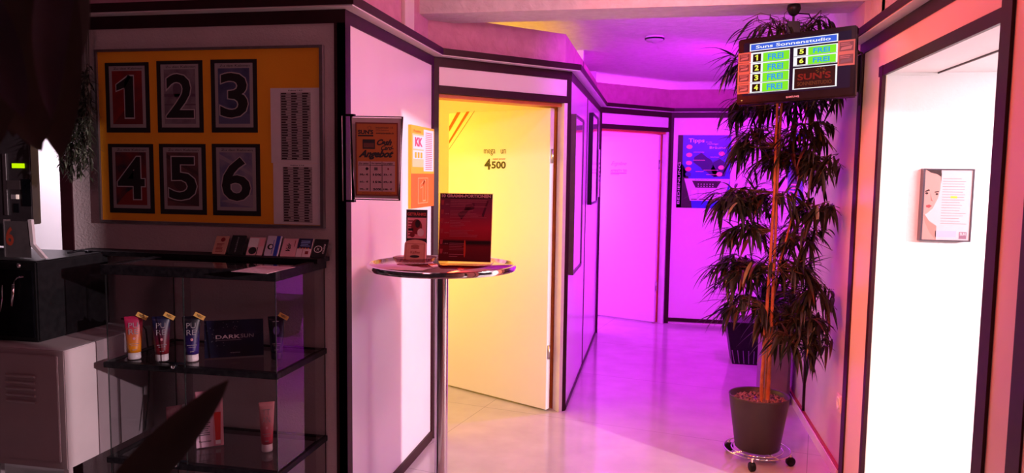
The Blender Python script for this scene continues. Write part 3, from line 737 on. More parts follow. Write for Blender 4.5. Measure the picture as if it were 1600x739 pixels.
# ------------------------------------------------------------------ hinged sign holder on the corner post
sh = thing('hinged_sign_holder', 'black framed swing-out offer sign on the dark corner post', 'sign', (-1.22, 2.82, 1.40))
la = on(549, 181, y=2.815); lb = on(553, 312, y=2.815)
pa = Vector((-1.205, 2.815, 0)); pb = Vector((-1.000, 2.862, 0)); U_ = (pb-pa).normalized(); W_ = (pb-pa).length
pln = (pa, Vector((0, 0, 1)).cross(U_))
tl_ = on(548, 181.5, pl=pln); tr2 = on(629, 183, pl=pln); br_ = on(624, 313, pl=pln); bl_ = on(553, 311, pl=pln)
bm = B(); tube(bm, [tl_, tr2, br_, bl_], .0042, 8, closed=True); obj('frame', bm, black, sh)
ins = [p+((tl_+br_)/2-p)*.03 for p in (bl_, br_, tr2, tl_)]
bm = B(); f = bm.faces.new([bm.verts.new(p) for p in ins]); r = bmesh.ops.extrude_face_region(bm, geom=[f]); bmesh.ops.translate(bm, verts=[v for v in r['geom'] if isinstance(v, bmesh.types.BMVert)], vec=-U_.cross(Vector((0, 0, 1)))*.001)
obj('plastic_pocket', bm, mat('grey_pocket', (.50, .36, .38), .3, noise=(.45, .32, .34), nscale=20), sh)
s0 = on(556, 305.5, pl=pln); s1 = on(622, 192, pl=pln)
S = Sheet(Vector((s0.x, s0.y, s0.z))+U_.cross(Vector((0, 0, 1)))*.004, U_, (0, 0, 1), (s1-s0).dot(U_), s1.z-s0.z, .001, ink('offer_dark_red', (.16, .02, .012)))
S.rect(.03, .02, .97, .98, ink('offer_orange', (.40, .105, .018)), 1)
S.text("SUN'S", .06, .84, .42, .90, K, 2, bold=.04); S.rect(.06, .81, .42, .83, K, 2); S.text('Industriestr. 15', .48, .92, .88, .945, K, 2); S.text('27356 Rotenburg', .48, .885, .78, .905, K, 2)
S.text('www.suns-studio.de', .48, .845, .90, .87, K, 2, bold=.02)
for k in range(8):
    a_ = k*PI/4; S.poly([(.33+.02*math.cos(a_), .925+.012*math.sin(a_)), (.33+.05*math.cos(a_+.15), .925+.028*math.sin(a_+.15)), (.33+.05*math.cos(a_-.15), .925+.028*math.sin(a_-.15))], K, 2)
S.rect(.17, .64, .46, .77, K, 2); S.rect(.19, .66, .44, .72, ink('offer_card', (.12, .03, .02)), 3)
S.text('Cash', .50, .69, .86, .775, K, 2, bold=.05, shear=.5); S.text('Card-', .60, .625, .90, .69, K, 2, bold=.03, shear=.5); S.text('Angebot', .07, .495, .90, .625, K, 2, bold=.05, shear=.5)
S.rect(.06, .06, .93, .47, ink('offer_table', (.42, .24, .26)), 2)
for x_ in (.34, .62): S.rect(x_, .06, x_+.012, .47, K, 3)
S.rect(.06, .415, .93, .42, K, 3)
for x_, t_ in ((.09, 'Du zahlst'), (.38, 'Du sparst'), (.66, 'Du erhältst')): S.text(t_, x_, .43, x_+.22, .455, K, 3, bold=.02)
for r_, row in enumerate((('30,- €', '10%', '33,- €'), ('60,- €', '15%', '69,- €'), ('90,- €', '20%', '108,- €'))):
    for x_, t_ in zip((.10, .41, .66), row): S.text(t_, x_, .275-r_*.10, x_+.20, .305-r_*.10, K, 3, bold=.03)
S.ell(.27, .37, .035, .02, K, 3); S.rect(.44, .35, .52, .39, DGRY, 3); S.ell(.77, .37, .02, .015, DRED, 3)
S.text('Aktion nur gültig mit Karte', .15, .028, .85, .048, K, 3)
S.build('offer_sheet', sh)
# wire bracket and hinge rod on the post
bm = B(); b4 = [on(*p, y=2.835) for p in ((534, 181), (548, 181), (548, 314), (536, 314))]
tube(bm, b4, .0022, 6, closed=True); obj('wire_bracket', bm, mat('pale_wire', (.7, .62, .64), .3, metal=.5, noise=(.6, .55, .56), nscale=20), sh)
bm = B(); tube(bm, [on(549, 178, y=2.818), on(551.5, 316, y=2.818)], .004, 10); 
for py in (180, 314): box(bm, -1.235, -1.195, 2.81, 2.83, on(549, py, y=2.82).z-.004, on(549, py, y=2.82).z+.004)
obj('hinge_rod', bm, black_gloss, sh)

# ------------------------------------------------------------------ price panel on the pink wall
yl, yr_, zl, zh = 3.640, 4.036, 1.364, 1.793
S = Sheet((XB+.016, yl, zl), (0, 1, 0), (0, 0, 1), yr_-yl, zh-zl, .015, YE)
S.rect(.0, .43, 1, 1, YE, 1); S.rect(.05, .50, .52, .90, ink('panel_cream', (.85, .62, .30)), 2); S.rect(.52, .45, .97, .97, Wt, 2)
S.rect(.08, .72, .52, .88, Wt, 3); S.text('KK', .15, .75, .47, .86, ink('panel_mag', (.6, .05, .15)), 4, bold=.06); S.rect(.08, .60, .52, .70, Wt, 3)
for r_ in range(20): S.rect(.60, .47+r_*.024, .90, .47+r_*.024+.010, ink('panel_rose', (.6, .15, .2)), 3)
for k in range(3): S.rect(.14+k*.12, .61, .22+k*.12, .68, YE, 4)
S.text('Preisliste', .1, .92, .4, .95, RED, 4)
S.rect(.0, .0, 1, .42, OR, 1); S.rect(.0, .0, 1, .42, ink('panel_orange', (.80, .12, .008)), 2)
S.frame(.28, .05, .72, .37, .018, .01, ink('panel_line', (.82, .35, .15)), 3); S.one(.40, .09, .60, .33, ink('panel_line', (.82, .35, .15)), 3, .016); S.one(.40, .09, .60, .33, ink('panel_orange', (.8, .12, .008)), 4, .0)
tag(S.build('price_sign'), 'yellow and orange price panel with a large 1 on the pink wall', 'sign')
# cable trunking rising on the wall above the fascia
a = on(633, 20, x=XB-.036+.02); b_ = on(647.5, 20, x=XB-.036+.02)
bm = B(); box(bm, XB-.036, XB-.016, a.y, b_.y, ZF, ZC, bev=.002); tag(obj('cable_trunking', bm, mat('pale_trunking', (.75, .66, .62), .5, noise=(.7, .6, .58), nscale=10)), 'pale vertical cable duct on the wall above the pink panel', 'cable duct')

# ------------------------------------------------------------------ bistro table and what stands on it
tcx, tcy, tz = -.905, 3.075, 1.16
bt = thing('bistro_table', 'round chrome-rimmed standing table on a single steel column', 'table', (tcx, tcy, 0))
bm = B(); lathe(bm, [(0, tz-.012), (.312, tz-.012), (.312, tz-.0005), (0, tz-.0005)], (tcx, tcy, 0), 96)
obj('tabletop', bm, mat('mirror_tabletop', (.62, .34, .36), .04, metal=1, noise=(.58, .31, .33), nscale=4), bt)
bm = B(); lathe(bm, [(.311, tz-.024), (.318, tz-.023), (.3215, tz-.012), (.318, tz-.001), (.311, tz+.001), (.309, tz-.001)], (tcx, tcy, 0), 96); obj('rim', bm, chrome, bt, smooth=True)
bm = B(); lathe(bm, [(0, tz-.013), (.30, tz-.013), (.30, tz-.019), (0, tz-.019)], (tcx, tcy, 0), 64); obj('underside', bm, black, bt)
bm = B(); box(bm, tcx-.05, tcx+.05, tcy-.05, tcy+.05, tz-.030, tz-.019, bev=.003); obj('mounting_plate', bm, black_metal, bt)
bm = B(); lathe(bm, [(.0285, .03), (.0285, tz-.03)], (tcx, tcy, 0), 48); obj('column', bm, chrome, bt)
bm = B(); lathe(bm, [(0, 0), (.20, 0), (.21, .006), (.20, .014), (.05, .03), (.04, .05), (0, .05)], (tcx, tcy, 0), 64); obj('foot', bm, chrome, bt)
# stand with menu: 10 GRAMM-PORTIONEN
zt_ = tz+.0018
sg = thing('table_sign', 'acrylic stand with sunset price card headed 10 GRAMM-PORTIONEN on the table', 'sign', (-.80, 3.08, zt_))
n_ = Vector((CAM.x+.80, CAM.y-3.08, 0)).normalized(); Ut = Vector((1, .06, 0)).normalized(); Vt = Vector((-.06*.0, .10, 1)).normalized()
Ot = Vector((-.913, 3.045, zt_+.012))
ss = mat('sunset_print', (.16, .02, .06), .3)
nt = ss.node_tree; bs = nt.nodes['Principled BSDF']; tc = nt.nodes.new('ShaderNodeTexCoord'); sp = nt.nodes.new('ShaderNodeSeparateXYZ'); rp = nt.nodes.new('ShaderNodeValToRGB')
nt.links.new(tc.outputs['Generated'], sp.inputs[0]); nt.links.new(sp.outputs[2], rp.inputs[0]); nt.links.new(rp.outputs[0], bs.inputs['Base Color'])
cr = rp.color_ramp; cr.elements[0].position = 0; cr.elements[0].color = (.10, .010, .022, 1); cr.elements[1].position = 1; cr.elements[1].color = (.11, .04, .09, 1)
for ps, c_ in ((.22, (.19, .014, .028, 1)), (.27, (.035, .006, .015, 1)), (.30, (.03, .006, .015, 1)), (.33, (.38, .02, .04, 1)), (.5, (.50, .025, .075, 1)), (.75, (.24, .035, .12, 1))):
    e = cr.elements.new(ps); e.color = c_
S = Sheet(Ot, Ut, Vt, .227, .290, .002, ss)
wp = ink('print_pale', (.62, .42, .48)); S.rect(0, .93, 1, 1, K, 1)
S.text('10 GRAMM-PORTIONEN', .03, .942, .97, .990, Wt, 2, bold=.05)
for x0_, y0_, x1_, y1_, n__ in ((.2, .80, .95, .92, 5), (.2, .64, .95, .76, 6), (.2, .50, .6, .61, 5), (.2, .36, .8, .47, 5), (.2, .16, .55, .28, 5), (.2, .06, .5, .12, 2)):
    S.lines(x0_, y0_, x1_, y1_, n__, ink('print_faint', (.55, .22, .32)), 2, fill=.25, rag=.5)
for k, y_ in enumerate((.83, .69, .56, .41, .25, .11)):
    S.text('1,50 €', .10, y_, .18, y_+.018, wp, 2, bold=.02); S.poly([(.03, y_), (.07, y_), (.08, y_+.07), (.02, y_+.07)], ink('bottle_red', (.5, .08, .12)), 2)
S.ell(.5, .19, .02, .13, ink('sun_glint', (.75, .12, .05)), 2); S.poly([(.25, .255), (.95, .27), (.97, .31), (.7, .30), (.45, .275)], K, 1)
S.poly([(.34, .70), (.66, .78), (.66, .86), (.5, .84), (.42, .62)], ink('print_shade', (.07, .01, .05)), 1); S.poly([(.8, .68), (.9, .9), (.93, .9), (.84, .66)], ink('print_shade', (.07, .01, .05)), 1)
S.build('price_card', sg)
bm = B(); nt_ = Ut.cross(Vt); obox(bm, Ot, Ut, Vt, nt_, -.003, .230, -.006, .293, .0012, .0030); 
obox(bm, Vector((-.913, 3.045, zt_)), Ut, Vector((0, 0, 1)), Vector((Ut.y, -Ut.x, 0)), -.003, .230, 0, .006, -.07, .012, 0, .001)
obj('acrylic_holder', bm, glass_mat('acrylic', (.93, .80, .82)), sg)
# ashtray dish
bm = B(); dcx, dcy = -1.03, 3.08; lathe(bm, [(0, .0008), (.082, .0008), (.095, .022), (.092, .023), (.079, .004), (0, .004)], (dcx, dcy, tz), 48); tag(obj('glass_dish', bm, glass_mat('dish_glass', (.75, .55, .58)), None), 'shallow round glass dish on the standing table', 'dish')
# drinks card in an acrylic foot
dc = thing('drinks_card', 'narrow upright card headed GETRÄNKE on the standing table', 'sign', (-1.033, 3.10, tz+.005))
S = Sheet((-1.080, 3.105, tz+.006), (1, .05, 0), (0, .04, 1), .095, .222, .002, K)
S.text('GETRÄNKE', .05, .88, .95, .95, ink('menu_red', (.6, .10, .08)), 2, bold=.03); S.rect(.06, .43, .96, .84, PNK, 1)
S.ell(.5, .66, .26, .15, DRED, 2); S.ell(.3, .5, .12, .05, DRED, 2); S.ell(.55, .72, .12, .08, K, 3); S.lines(.1, .46, .42, .80, 6, DRED, 2); S.ell(.7, .55, .16, .08, Wt, 3); S.rect(.1, .58, .35, .63, K, 3)
S.build('card', dc)
bm = B(); box(bm, -1.09, -.975, 3.085, 3.125, tz+.0045, tz+.009); obj('foot', bm, glass_mat('foot_glass', (.8, .62, .66)), dc)
tk = thing('tea_packet', 'small tan packet with arched top leaning in front of the drinks card', 'packet', (-1.018, 3.06, tz+.005))
Op = Vector((-1.066, 3.035, tz+.0055)); Up_ = Vector((1, .02, 0)).normalized(); Vp = Vector((0, .22, 1)).normalized(); Np = Up_.cross(Vp)
prof = [(0, 0), (.098, 0), (.095, .080)]+[(.0475+.0475*math.cos(a*PI/10)*(1 if a else 1), .080+.018*math.sin(a*PI/10)) for a in range(1, 10)]+[(0, .080)]
bm = B(); lo = [bm.verts.new(Op+Up_*x+Vp*y) for x, y in prof]; hi = [bm.verts.new(Op+Up_*x+Vp*y-Np*.012) for x, y in prof]
bm.faces.new(lo); bm.faces.new(hi[::-1])
for k in range(len(prof)): bm.faces.new((lo[k], hi[k], hi[(k+1) % len(prof)], lo[(k+1) % len(prof)]))
bmesh.ops.recalc_face_normals(bm, faces=bm.faces)
obj('packet_body', bm, mat('kraft_card', (.50, .24, .18), .5, noise=(.55, .28, .22), nscale=40), tk)
S = Sheet(Op+Np*.0004, Up_, Vp, .098, .098); S.frame(.08, .06, .92, .82, .012, .012, DRED, 1); S.ell(.5, .25, .22, .06, K, 1); S.text('Kaffee', .3, .38, .72, .50, DRED, 1); S.lines(.3, .58, .75, .75, 3, DRED, 1)
S.ell(.5, .70, .18, .08, ink('kraft_ring', (.38, .15, .1)), 1); S.build('print', tk)

# ------------------------------------------------------------------ corridor pictures
def wall_picture(y0, px_far, pz, th, label, fm):
    xf = P2.x+th; yf_ = on(px_far, 300, x=xf).y
    z1 = on(pz[0], pz[1], y=y0).z; z0 = on(pz[2], pz[3], y=y0).z
    t = thing('wall_picture', label, 'picture', (P2.x, (y0+yf_)/2, z0), 'framed pictures on the corridor wall')
    bm = B()
    for a in ((y0, y0+.018, z0, z1), (yf_-.018, yf_, z0, z1)): box(bm, P2.x+.002, xf, a[0], a[1], a[2], a[3])
    for a in ((z0, z0+.018), (z1-.018, z1)): box(bm, P2.x+.002, xf, y0+.018, yf_-.018, a[0], a[1])
    obj('frame', bm, fm, t)
    bm = B(); box(bm, P2.x+.002, xf-.006, y0+.018, yf_-.018, z0+.018, z1-.018); obj('glazed_print', bm, mat('glazed_print', (.70, .66, .72), .06, coat=1, noise=(.62, .58, .66), nscale=3), t)
wall_picture(4.80, 911, (896, 178, 893, 430), .034, 'large framed picture on the corridor wall nearest the yellow door', mat('grey_brown_frame', (.09, .06, .07), .4, noise=(.07, .05, .06), nscale=20))
wall_picture(6.05, 933, (919, 176, 918, 320), .036, 'framed picture further along the corridor wall, beyond the panel joint', black)
S = Sheet((P3.x+.012, 7.06, 1.34), (0, 1, 0), (0, 0, 1), .12, .45, .006, paper); S.lines(.15, .3, .85, .75, 5, DGRY)
tag(S.build('paper_notice'), 'small white notice at the far end of the corridor wall', 'notice')

# Tipps poster
S = Sheet((.197, YF-.006, 1.222), (1, 0, 0), (0, 0, 1), .530, .748, .004, ink('poster_blue', (.015, .03, .55), .35, noise=(.03, .06, .62), nscale=4))
S.rect(0, 0, .095, 1, K, 1); S.poly([(0, 0), (.3, 0), (.22, .42), (.1, .6), (0, .6)], K, 1); S.text('BEDIENUNG', .018, .05, .062, .63, Wt, 2, rot=90)
dk_ = ink('poster_deep', (.01, .012, .13)); S.poly([(.32, .70), (.45, .76), (.62, .66), (.80, .45), (.70, .43), (.52, .52), (.30, .63)], dk_, 1); S.ell(.55, .6, .12, .09, dk_, 2)
S.poly([(.10, .60), (.26, .44), (.12, .42)], dk_, 1); S.poly([(.60, .60), (.8, .68), (.96, .6), (.9, .44), (.7, .43)], dk_, 1)
S.text('Tipps', .20, .885, .50, .955, Wt, 2, bold=.015); S.text('für das', .53, .90, .64, .915, Wt, 2); S.text('richtige', .56, .865, .76, .892, Wt, 2); S.text('Bräunen', .60, .815, .95, .85, Wt, 2)
for x_, y_, m_ in ((.22, .84, PNK), (.22, .73, PNK), (.22, .62, PNK), (.21, .535, ink('pos_red', (.75, .12, .2))), (.21, .465, ink('pos_blu', (.03, .05, .3))), (.83, .75, PNK), (.83, .56, PNK), (.80, .47, PNK)):
    S.ell(x_, y_, .058, .03, m_, 2)
for x_, y_, x2_ in ((.3, .765, .5), (.3, .655, .52), (.5, .52, .78), (.55, .46, .75), (.35, .50, .5), (.62, .70, .78)): S.rect(x_, y_, x2_, y_+.006, PNK, 3)
S.poly([(.14, .405), (1.0, .405), (.90, .10), (.26, .10)], ink('console_grey', (.62, .52, .66)), 3); S.poly([(.29, .375), (.84, .375), (.76, .28), (.36, .28)], K, 4)
S.text('Ergoline Premium', .35, .383, .78, .397, BLU, 4)
for c_ in range(6):
    for r_ in range(2): S.ell(.41+c_*.055, .30+r_*.03, .009, .007, Wt, 5, n=8)
for x_ in (.28, .43, .58, .73): S.rect(x_, .145, x_+.11, .25, ink('console_pale', (.72, .6, .8)), 4); S.rect(x_, .115, x_+.11, .125, K, 4)
tag(S.build('tips_poster'), 'blue poster headed Tipps with a control console on the far wall', 'poster')
S = Sheet((XG+.003, on(1231, 260, x=XG).y, 1.36), (0, -1, 0), (0, 0, 1), .62, .50, .004, ink('poster_blue2', (.02, .04, .5), .4, noise=(.01, .02, .2), nscale=6))
S.rect(.1, .8, .9, .9, Wt, 2); S.ell(.5, .45, .3, .25, NAVY, 1); S.lines(.15, .1, .85, .3, 4, PNK, 2)
tag(S.build('wall_poster'), 'blue poster on the right wall behind the tall plant', 'poster')

# ------------------------------------------------------------------ TV
a_, t_, r_ = -.417, -.098, .035
uu = Vector((math.cos(a_), math.sin(a_), 0)); n0 = Vector((math.sin(a_), -math.cos(a_), 0))
vv = Vector((0, 0, 1))*math.cos(t_)+n0*math.sin(t_); U3 = uu*math.cos(r_)+vv*math.sin(r_); V3 = vv*math.cos(r_)-uu*math.sin(r_); N3 = U3.cross(V3)
Ctv = Vector((.607, 3.685, 2.063)); TW, TH = .53, .318; OTV = Ctv-U3*TW/2-V3*TH/2
tv = thing('wall_television', 'black flat television showing booth status, hung in front of the tall plant', 'television', (Ctv.x, Ctv.y, 1.90))
bm = B(); obox(bm, OTV, U3, V3, N3, 0, TW, 0, TH, -.045, 0, 0, .006); obox(bm, OTV, U3, V3, N3, .08, TW-.08, .05, TH-.05, -.07, -.045, 0, .006); obj('housing', bm, black_gloss, tv)
def em(name, c, s=1.0): return mat('screen_'+name, (0, 0, 0), .4, emit=c, es=s, spec=.06)
S = Sheet(OTV+U3*.028+V3*.040+N3*.0006, U3, V3, TW-.050, TH-.062)
S.rect(0, 0, 1, 1, em('dark', (.003, .004, .022)), 1)
sw = em('white', (.95, .95, 1)); sb = em('blue', (.03, .12, .75)); sg_ = em('green', (.22, .85, .02)); st = em('text', (.02, .35, .80)); sy = em('yellow', (.9, .95, .1)); sk = em('black', (.001, .001, .002))
S.rect(.06, .83, .885, .97, sw, 2); S.rect(.072, .845, .873, .955, sb, 3); S.text("Suns Sonnenstudio", .12, .87, .82, .93, sw, 4, bold=.02)
S.rect(.06, .04, .45, .80, sw, 2); S.rect(.485, .46, .885, .80, sw, 2); S.rect(.485, .04, .885, .43, sw, 2); S.rect(.50, .055, .870, .415, em('logo_bg', (.025, .004, .003)), 3)
rows = [(0, .61, '1'), (0, .42, '2'), (0, .235, '3'), (0, .05, '4'), (1, .64, '5'), (1, .47, '6')]
for cc, y_, n in rows:
    x_ = .06 if cc == 0 else .485; h_ = .175 if cc == 0 else .155
    S.rect(x_+.035, y_+.015, x_+.115, y_+h_-.015, sk, 3); (S.one(x_+.055, y_+.04, x_+.085, y_+h_-.03, sy, 4) if n == '1' else S.text(n, x_+.055, y_+.04, x_+.095, y_+h_-.03, sy, 4, bold=.04))
    S.rect(x_+.135, y_+.005, x_+.385, y_+h_-.008, sg_, 3); S.text('FREI', x_+.18, y_+.03, x_+.33, y_+h_-.035, st, 4, bold=.03)
    S.rect(x_, y_-.004, x_+.39, y_+.002, sk, 4)
lr = em('logo', (.22, .012, .008)); S.text("SUN'S", .53, .20, .83, .32, lr, 4, bold=.03); S.text('SONNENSTUDIO', .53, .10, .84, .17, em('logo2', (.14, .03, .01)), 4, bold=.02)
for k in range(8):
    q = k*PI/4; S.poly([(.74+.02*math.cos(q), .35+.02*math.sin(q)), (.74+.045*math.cos(q+.2), .35+.05*math.sin(q+.2)), (.74+.045*math.cos(q-.2), .35+.05*math.sin(q-.2))], em('logo3', (.20, .05, .01)), 4)
S.build('screen', tv)
S = Sheet(OTV+N3*.0006, U3, V3, TW, TH); S.text('SAMSUNG', .44, .045, .55, .072, GRY, 2, bold=.02); S.build('brand_lettering', tv)
S = Sheet(OTV+N3*.0006, U3, V3, TW, TH); S.ell(.05, .06, .008, .01, ink('led', (.15, .4, .1)), 2, n=8); S.build('status_led', tv)
# picture stickers on the bezel
stk = ink('sticker_orange', (.26, .13, .07)); sth = ink('sticker_dark', (.05, .02, .02)); stl = ink('sticker_light', (.22, .14, .12))
for i, (x_, y_) in enumerate(((.005, .63), (.005, .47), (.005, .32), (.005, .16), (.855, .62), (.855, .44))):
    wd_ = .115 if i < 4 else .135; hh_ = .155 if i < 4 else .18
    S = Sheet(OTV+N3*.0012, U3, V3, TW, TH); S.rect(x_, y_, x_+wd_, y_+hh_, stk, 1); S.rect(x_+.012, y_+.025, x_+wd_-.012, y_+hh_-.025, sth, 2)
    S.poly([(x_+.02, y_+.04), (x_+wd_-.03, y_+.05), (x_+wd_-.02, y_+hh_*.55), (x_+.03, y_+hh_*.45)], stl if i != 5 else ink('stk_car', (.05, .05, .06)), 3)
    S.lines(x_+.02, y_+hh_*.55, x_+wd_-.02, y_+hh_*.8, 2, stl, 3)
    S.build('picture_sticker', tv)
# arm to the wall
bm = B(); e0 = Ctv-N3*.07; e1 = Vector((XG-.02, 3.91, on(1345, 80, x=XG-.02).z)); mid = Vector((.80, 3.88, (e0.z+e1.z)/2))
box(bm, e0.x-.04, e0.x+.04, e0.y-.002, e0.y+.012, e0.z-.05, e0.z+.05)
tube(bm, [e0, mid], .012, 10); tube(bm, [mid, e1], .012, 10); cyl(bm, mid-Vector((0, 0, .03)), mid+Vector((0, 0, .03)), .018)
obj('swivel_arm', bm, black, tv)
bm = B(); box(bm, XG-.030, XG-.009, 3.872, 3.944, 1.97, 2.14, bev=.003); obj('wall_plate', bm, black_metal, tv)
bm = B(); c0 = OTV+U3*.50+V3*.22-N3*.05; pts = [c0, c0+Vector((.05, .02, -.01)), Vector((.93, 3.80, 2.0)), Vector((.935, 3.85, 1.93)), Vector((.94, 3.86, 1.90))]
tube(bm, pts, .004, 6); obj('cable', bm, black, tv)
# ceiling bracket above the television
hb = thing('ceiling_mount', 'small black mount with cable hanging from the ceiling beam over the television', 'ceiling mount', (.56, 3.98, 2.30))
cm = on(1240, 25, y=3.97)
bm = B(); lathe(bm, [(0, .0), (.030, .0), (.034, -.02), (.022, -.045), (.008, -.055), (0, -.055)], (cm.x, 3.97, 2.404), 20); obj('ceiling_cup', bm, black, hb)
bm = B(); lathe(bm, [(.006, .0), (.006, -.03)], (cm.x, 3.97, 2.352), 12); obj('stem', bm, black, hb)
bm = B(); box(bm, cm.x-.030, cm.x+.030, 3.945, 3.995, 2.262, 2.322, bev=.005); obj('joint_block', bm, black, hb)
bm = B(); tube(bm, [Vector((cm.x+.02, 3.96, 2.36)), Vector((cm.x+.07, 3.96, 2.355)), Vector((cm.x+.085, 3.96, 2.325)), Vector((cm.x+.06, 3.96, 2.30)), Vector((cm.x+.028, 3.96, 2.298))], .0035, 6); obj('cable', bm, black, hb)

# ------------------------------------------------------------------ smoke detector, outlet, framed portrait
sm = on(1023, 57, z=ZC)
sd = thing('smoke_detector', 'round white smoke detector on the violet corridor ceiling', 'smoke detector', (sm.x, sm.y, ZC-.045))
bm = B(); lathe(bm, [(0, 0), (.062, 0), (.066, -.006), (.066, -.012), (.058, -.018)], (sm.x, sm.y, ZC), 40); obj('base', bm, white_plastic, sd)
bm = B(); lathe(bm, [(.058, -.016), (.062, -.022), (.056, -.034), (.02, -.038), (.018, -.044), (0, -.045)], (sm.x, sm.y, ZC), 40); obj('sensor_cap', bm, mat('grey_cap', (.5, .45, .45), .4, noise=(.45, .4, .4), nscale=30), sd)
bm = B(); lathe(bm, [(.0605, -.012), (.0685, -.013), (.0685, -.022), (.0605, -.023)], (sm.x, sm.y, ZC), 40); obj('dark_grille', bm, black, sd)
oy = on(1324, 643, x=XG).y
so = thing('wall_socket', 'pale power socket low on the right wall', 'socket', (XG, oy, .36))
bm = B(); box(bm, XG-.008, XG+.003, 3.97+.0, 4.06, .345, .435, bev=.003); obj('plate', bm, mat('socket_plastic', (.75, .6, .6), .4, noise=(.7, .55, .55), nscale=30), so)
bm = B(); lathe(bm, [(.034, .0), (.034, .003), (.020, .0035), (.020, .0005), (0, .0005)], (XG-.008, 4.015, .39), 24, axis=(-1, 0, 0)); obj('socket_insert', bm, white_plastic, so)
# framed portrait in the white room
y_p = 3.66; p = on(1437, 376, y=y_p); q = on(1524, 264, y=y_p)
fp = thing('framed_portrait', 'framed sheet with half a portrait and text on the bright white wall', 'picture', ((p.x+q.x)/2, y_p+.02, p.z))
fw_ = mat('grey_dark_frame', (.10, .08, .10), .3, metal=.4, noise=(.08, .06, .08), nscale=20)
bm = B()
for a in ((p.x, p.x+.008, p.z, q.z), (q.x-.006, q.x, p.z, q.z)): box(bm, a[0], a[1], y_p, 3.698, a[2], a[3])
for a in ((p.z, p.z+.006), (q.z-.006, q.z)): box(bm, p.x+.008, q.x-.006, y_p, 3.698, a[0], a[1])
obj('frame', bm, fw_, fp)
S = Sheet((p.x+.008, y_p+.004, p.z+.006), (1, 0, 0), (0, 0, 1), q.x-p.x-.014, q.z-p.z-.012, .002, paper)
skin = ink('print_skin', (.72, .42, .36)); skd = ink('print_skin_shade', (.45, .20, .17)); hair = ink('print_hair', (.05, .02, .02)); lip = ink('print_lip', (.45, .08, .09))
S.poly([(0, 1), (0, .0), (.30, .0), (.30, .20), (.12, .28), (.04, .36), (.09, .38), (.20, .45), (.30, .60), (.335, .72), (.34, .88), (.33, 1)], skin, 1)
S.poly([(.02, 1), (.34, 1), (.345, .90), (.25, .94), (.12, .96)], hair, 2); S.poly([(.335, .90), (.345, .80), (.35, .98)], hair, 2)
S.poly([(.02, .70), (.10, .725), (.12, .705), (.02, .68)], hair, 2); S.ell(.055, .665, .035, .016, hair, 2); S.poly([(.22, .69), (.31, .70), (.31, .685), (.22, .675)], hair, 2); S.ell(.27, .655, .028, .014, hair, 2)
S.poly([(.13, .68), (.15, .56), (.20, .55), (.17, .58)], skd, 2); S.poly([(.05, .49), (.12, .505), (.18, .485), (.12, .455), (.06, .465)], lip, 2)
S.poly([(0, .36), (.04, .36), (.16, .25), (.30, .20), (.30, .0), (.16, .1), (.05, .25)], ink('print_neck', (.62, .33, .27)), 2)
S.poly([(.30, 1), (.30, .60), (.20, .45), (.12, .38), (.30, .22), (.30, 0), (1, 0), (1, 1)], Wt, 1) if False else None
S.lines(.38, .22, .95, .90, 18, GRY, 2, fill=.2, rag=.35); S.rect(.56, .60, .70, .63, ink('marker', (.8, .8, .05)), 3); S.rect(.28, .04, .72, .13, ink('card_lilac', (.72, .62, .78)), 2)
S.rect(.78, .02, .94, .12, ink('logo_mauve', (.35, .2, .28)), 2); S.text('SUN', .80, .07, .92, .11, Wt, 3, bold=.03)
S.build('print', fp)
bm = B(); box(bm, p.x+.008, q.x-.006, y_p+.0005, y_p+.002, p.z+.006, q.z-.006); obj('glass', bm, glass, fp)

# ------------------------------------------------------------------ bins
gb = thing('waste_bin', 'tall mauve grey waste bin against the right wall behind the plant', 'bin', (.83, 5.33, 0))
gm = mat('mauve_plastic', (.20, .13, .15), .4, noise=(.17, .11, .13), nscale=9)
bm = B(); box(bm, .735, .925, 5.20, 5.46, 0, .60, bev=.02); obj('body', bm, gm, gb, smooth=True)
bm = B(); box(bm, .728, .932, 5.19, 5.47, .60, .79, bev=.02); obj('lid', bm, black, gb, smooth=True)
bm = B(); box(bm, .76, .90, 5.188, 5.196, .66, .76, bev=.003); obj('flap', bm, black_gloss, gb)
wb = thing('ribbed_basket', 'black ribbed plastic basket on the corridor floor behind the plant', 'basket', (.77, 6.35, 0))
bm = B()
def taper(bm, cx, cy, w0, d0, w1, d1, z0, z1):
    lo = [bm.verts.new((cx+sx*w0/2, cy+sy*d0/2, z0)) for sx, sy in ((-1, -1), (1, -1), (1, 1), (-1, 1))]; hi = [bm.verts.new((cx+sx*w1/2, cy+sy*d1/2, z1)) for sx, sy in ((-1, -1), (1, -1), (1, 1), (-1, 1))]
    bm.faces.new(lo[::-1]); bm.faces.new(hi)
    for k in range(4): bm.faces.new((lo[k], lo[(k+1) % 4], hi[(k+1) % 4], hi[k]))
taper(bm, .765, 6.42, .22, .24, .34, .32, .0, .34); obj('basket_body', bm, black, wb)
for k in range(6):
    x_ = -.095+k*.038; bm = B(); tube(bm, [Vector((.765+x_, 6.42-.121, .01)), Vector((.765+x_*1.15-.01, 6.42-.145, .12))], .004, 6); obj('rib', bm, mat('rib_grey', (.10, .08, .12), .3, noise=(.08, .06, .1), nscale=30), wb)
bm = B(); box(bm, .585, .945, 6.245, 6.60, .34, .36, bev=.005); obj('rim', bm, black, wb)

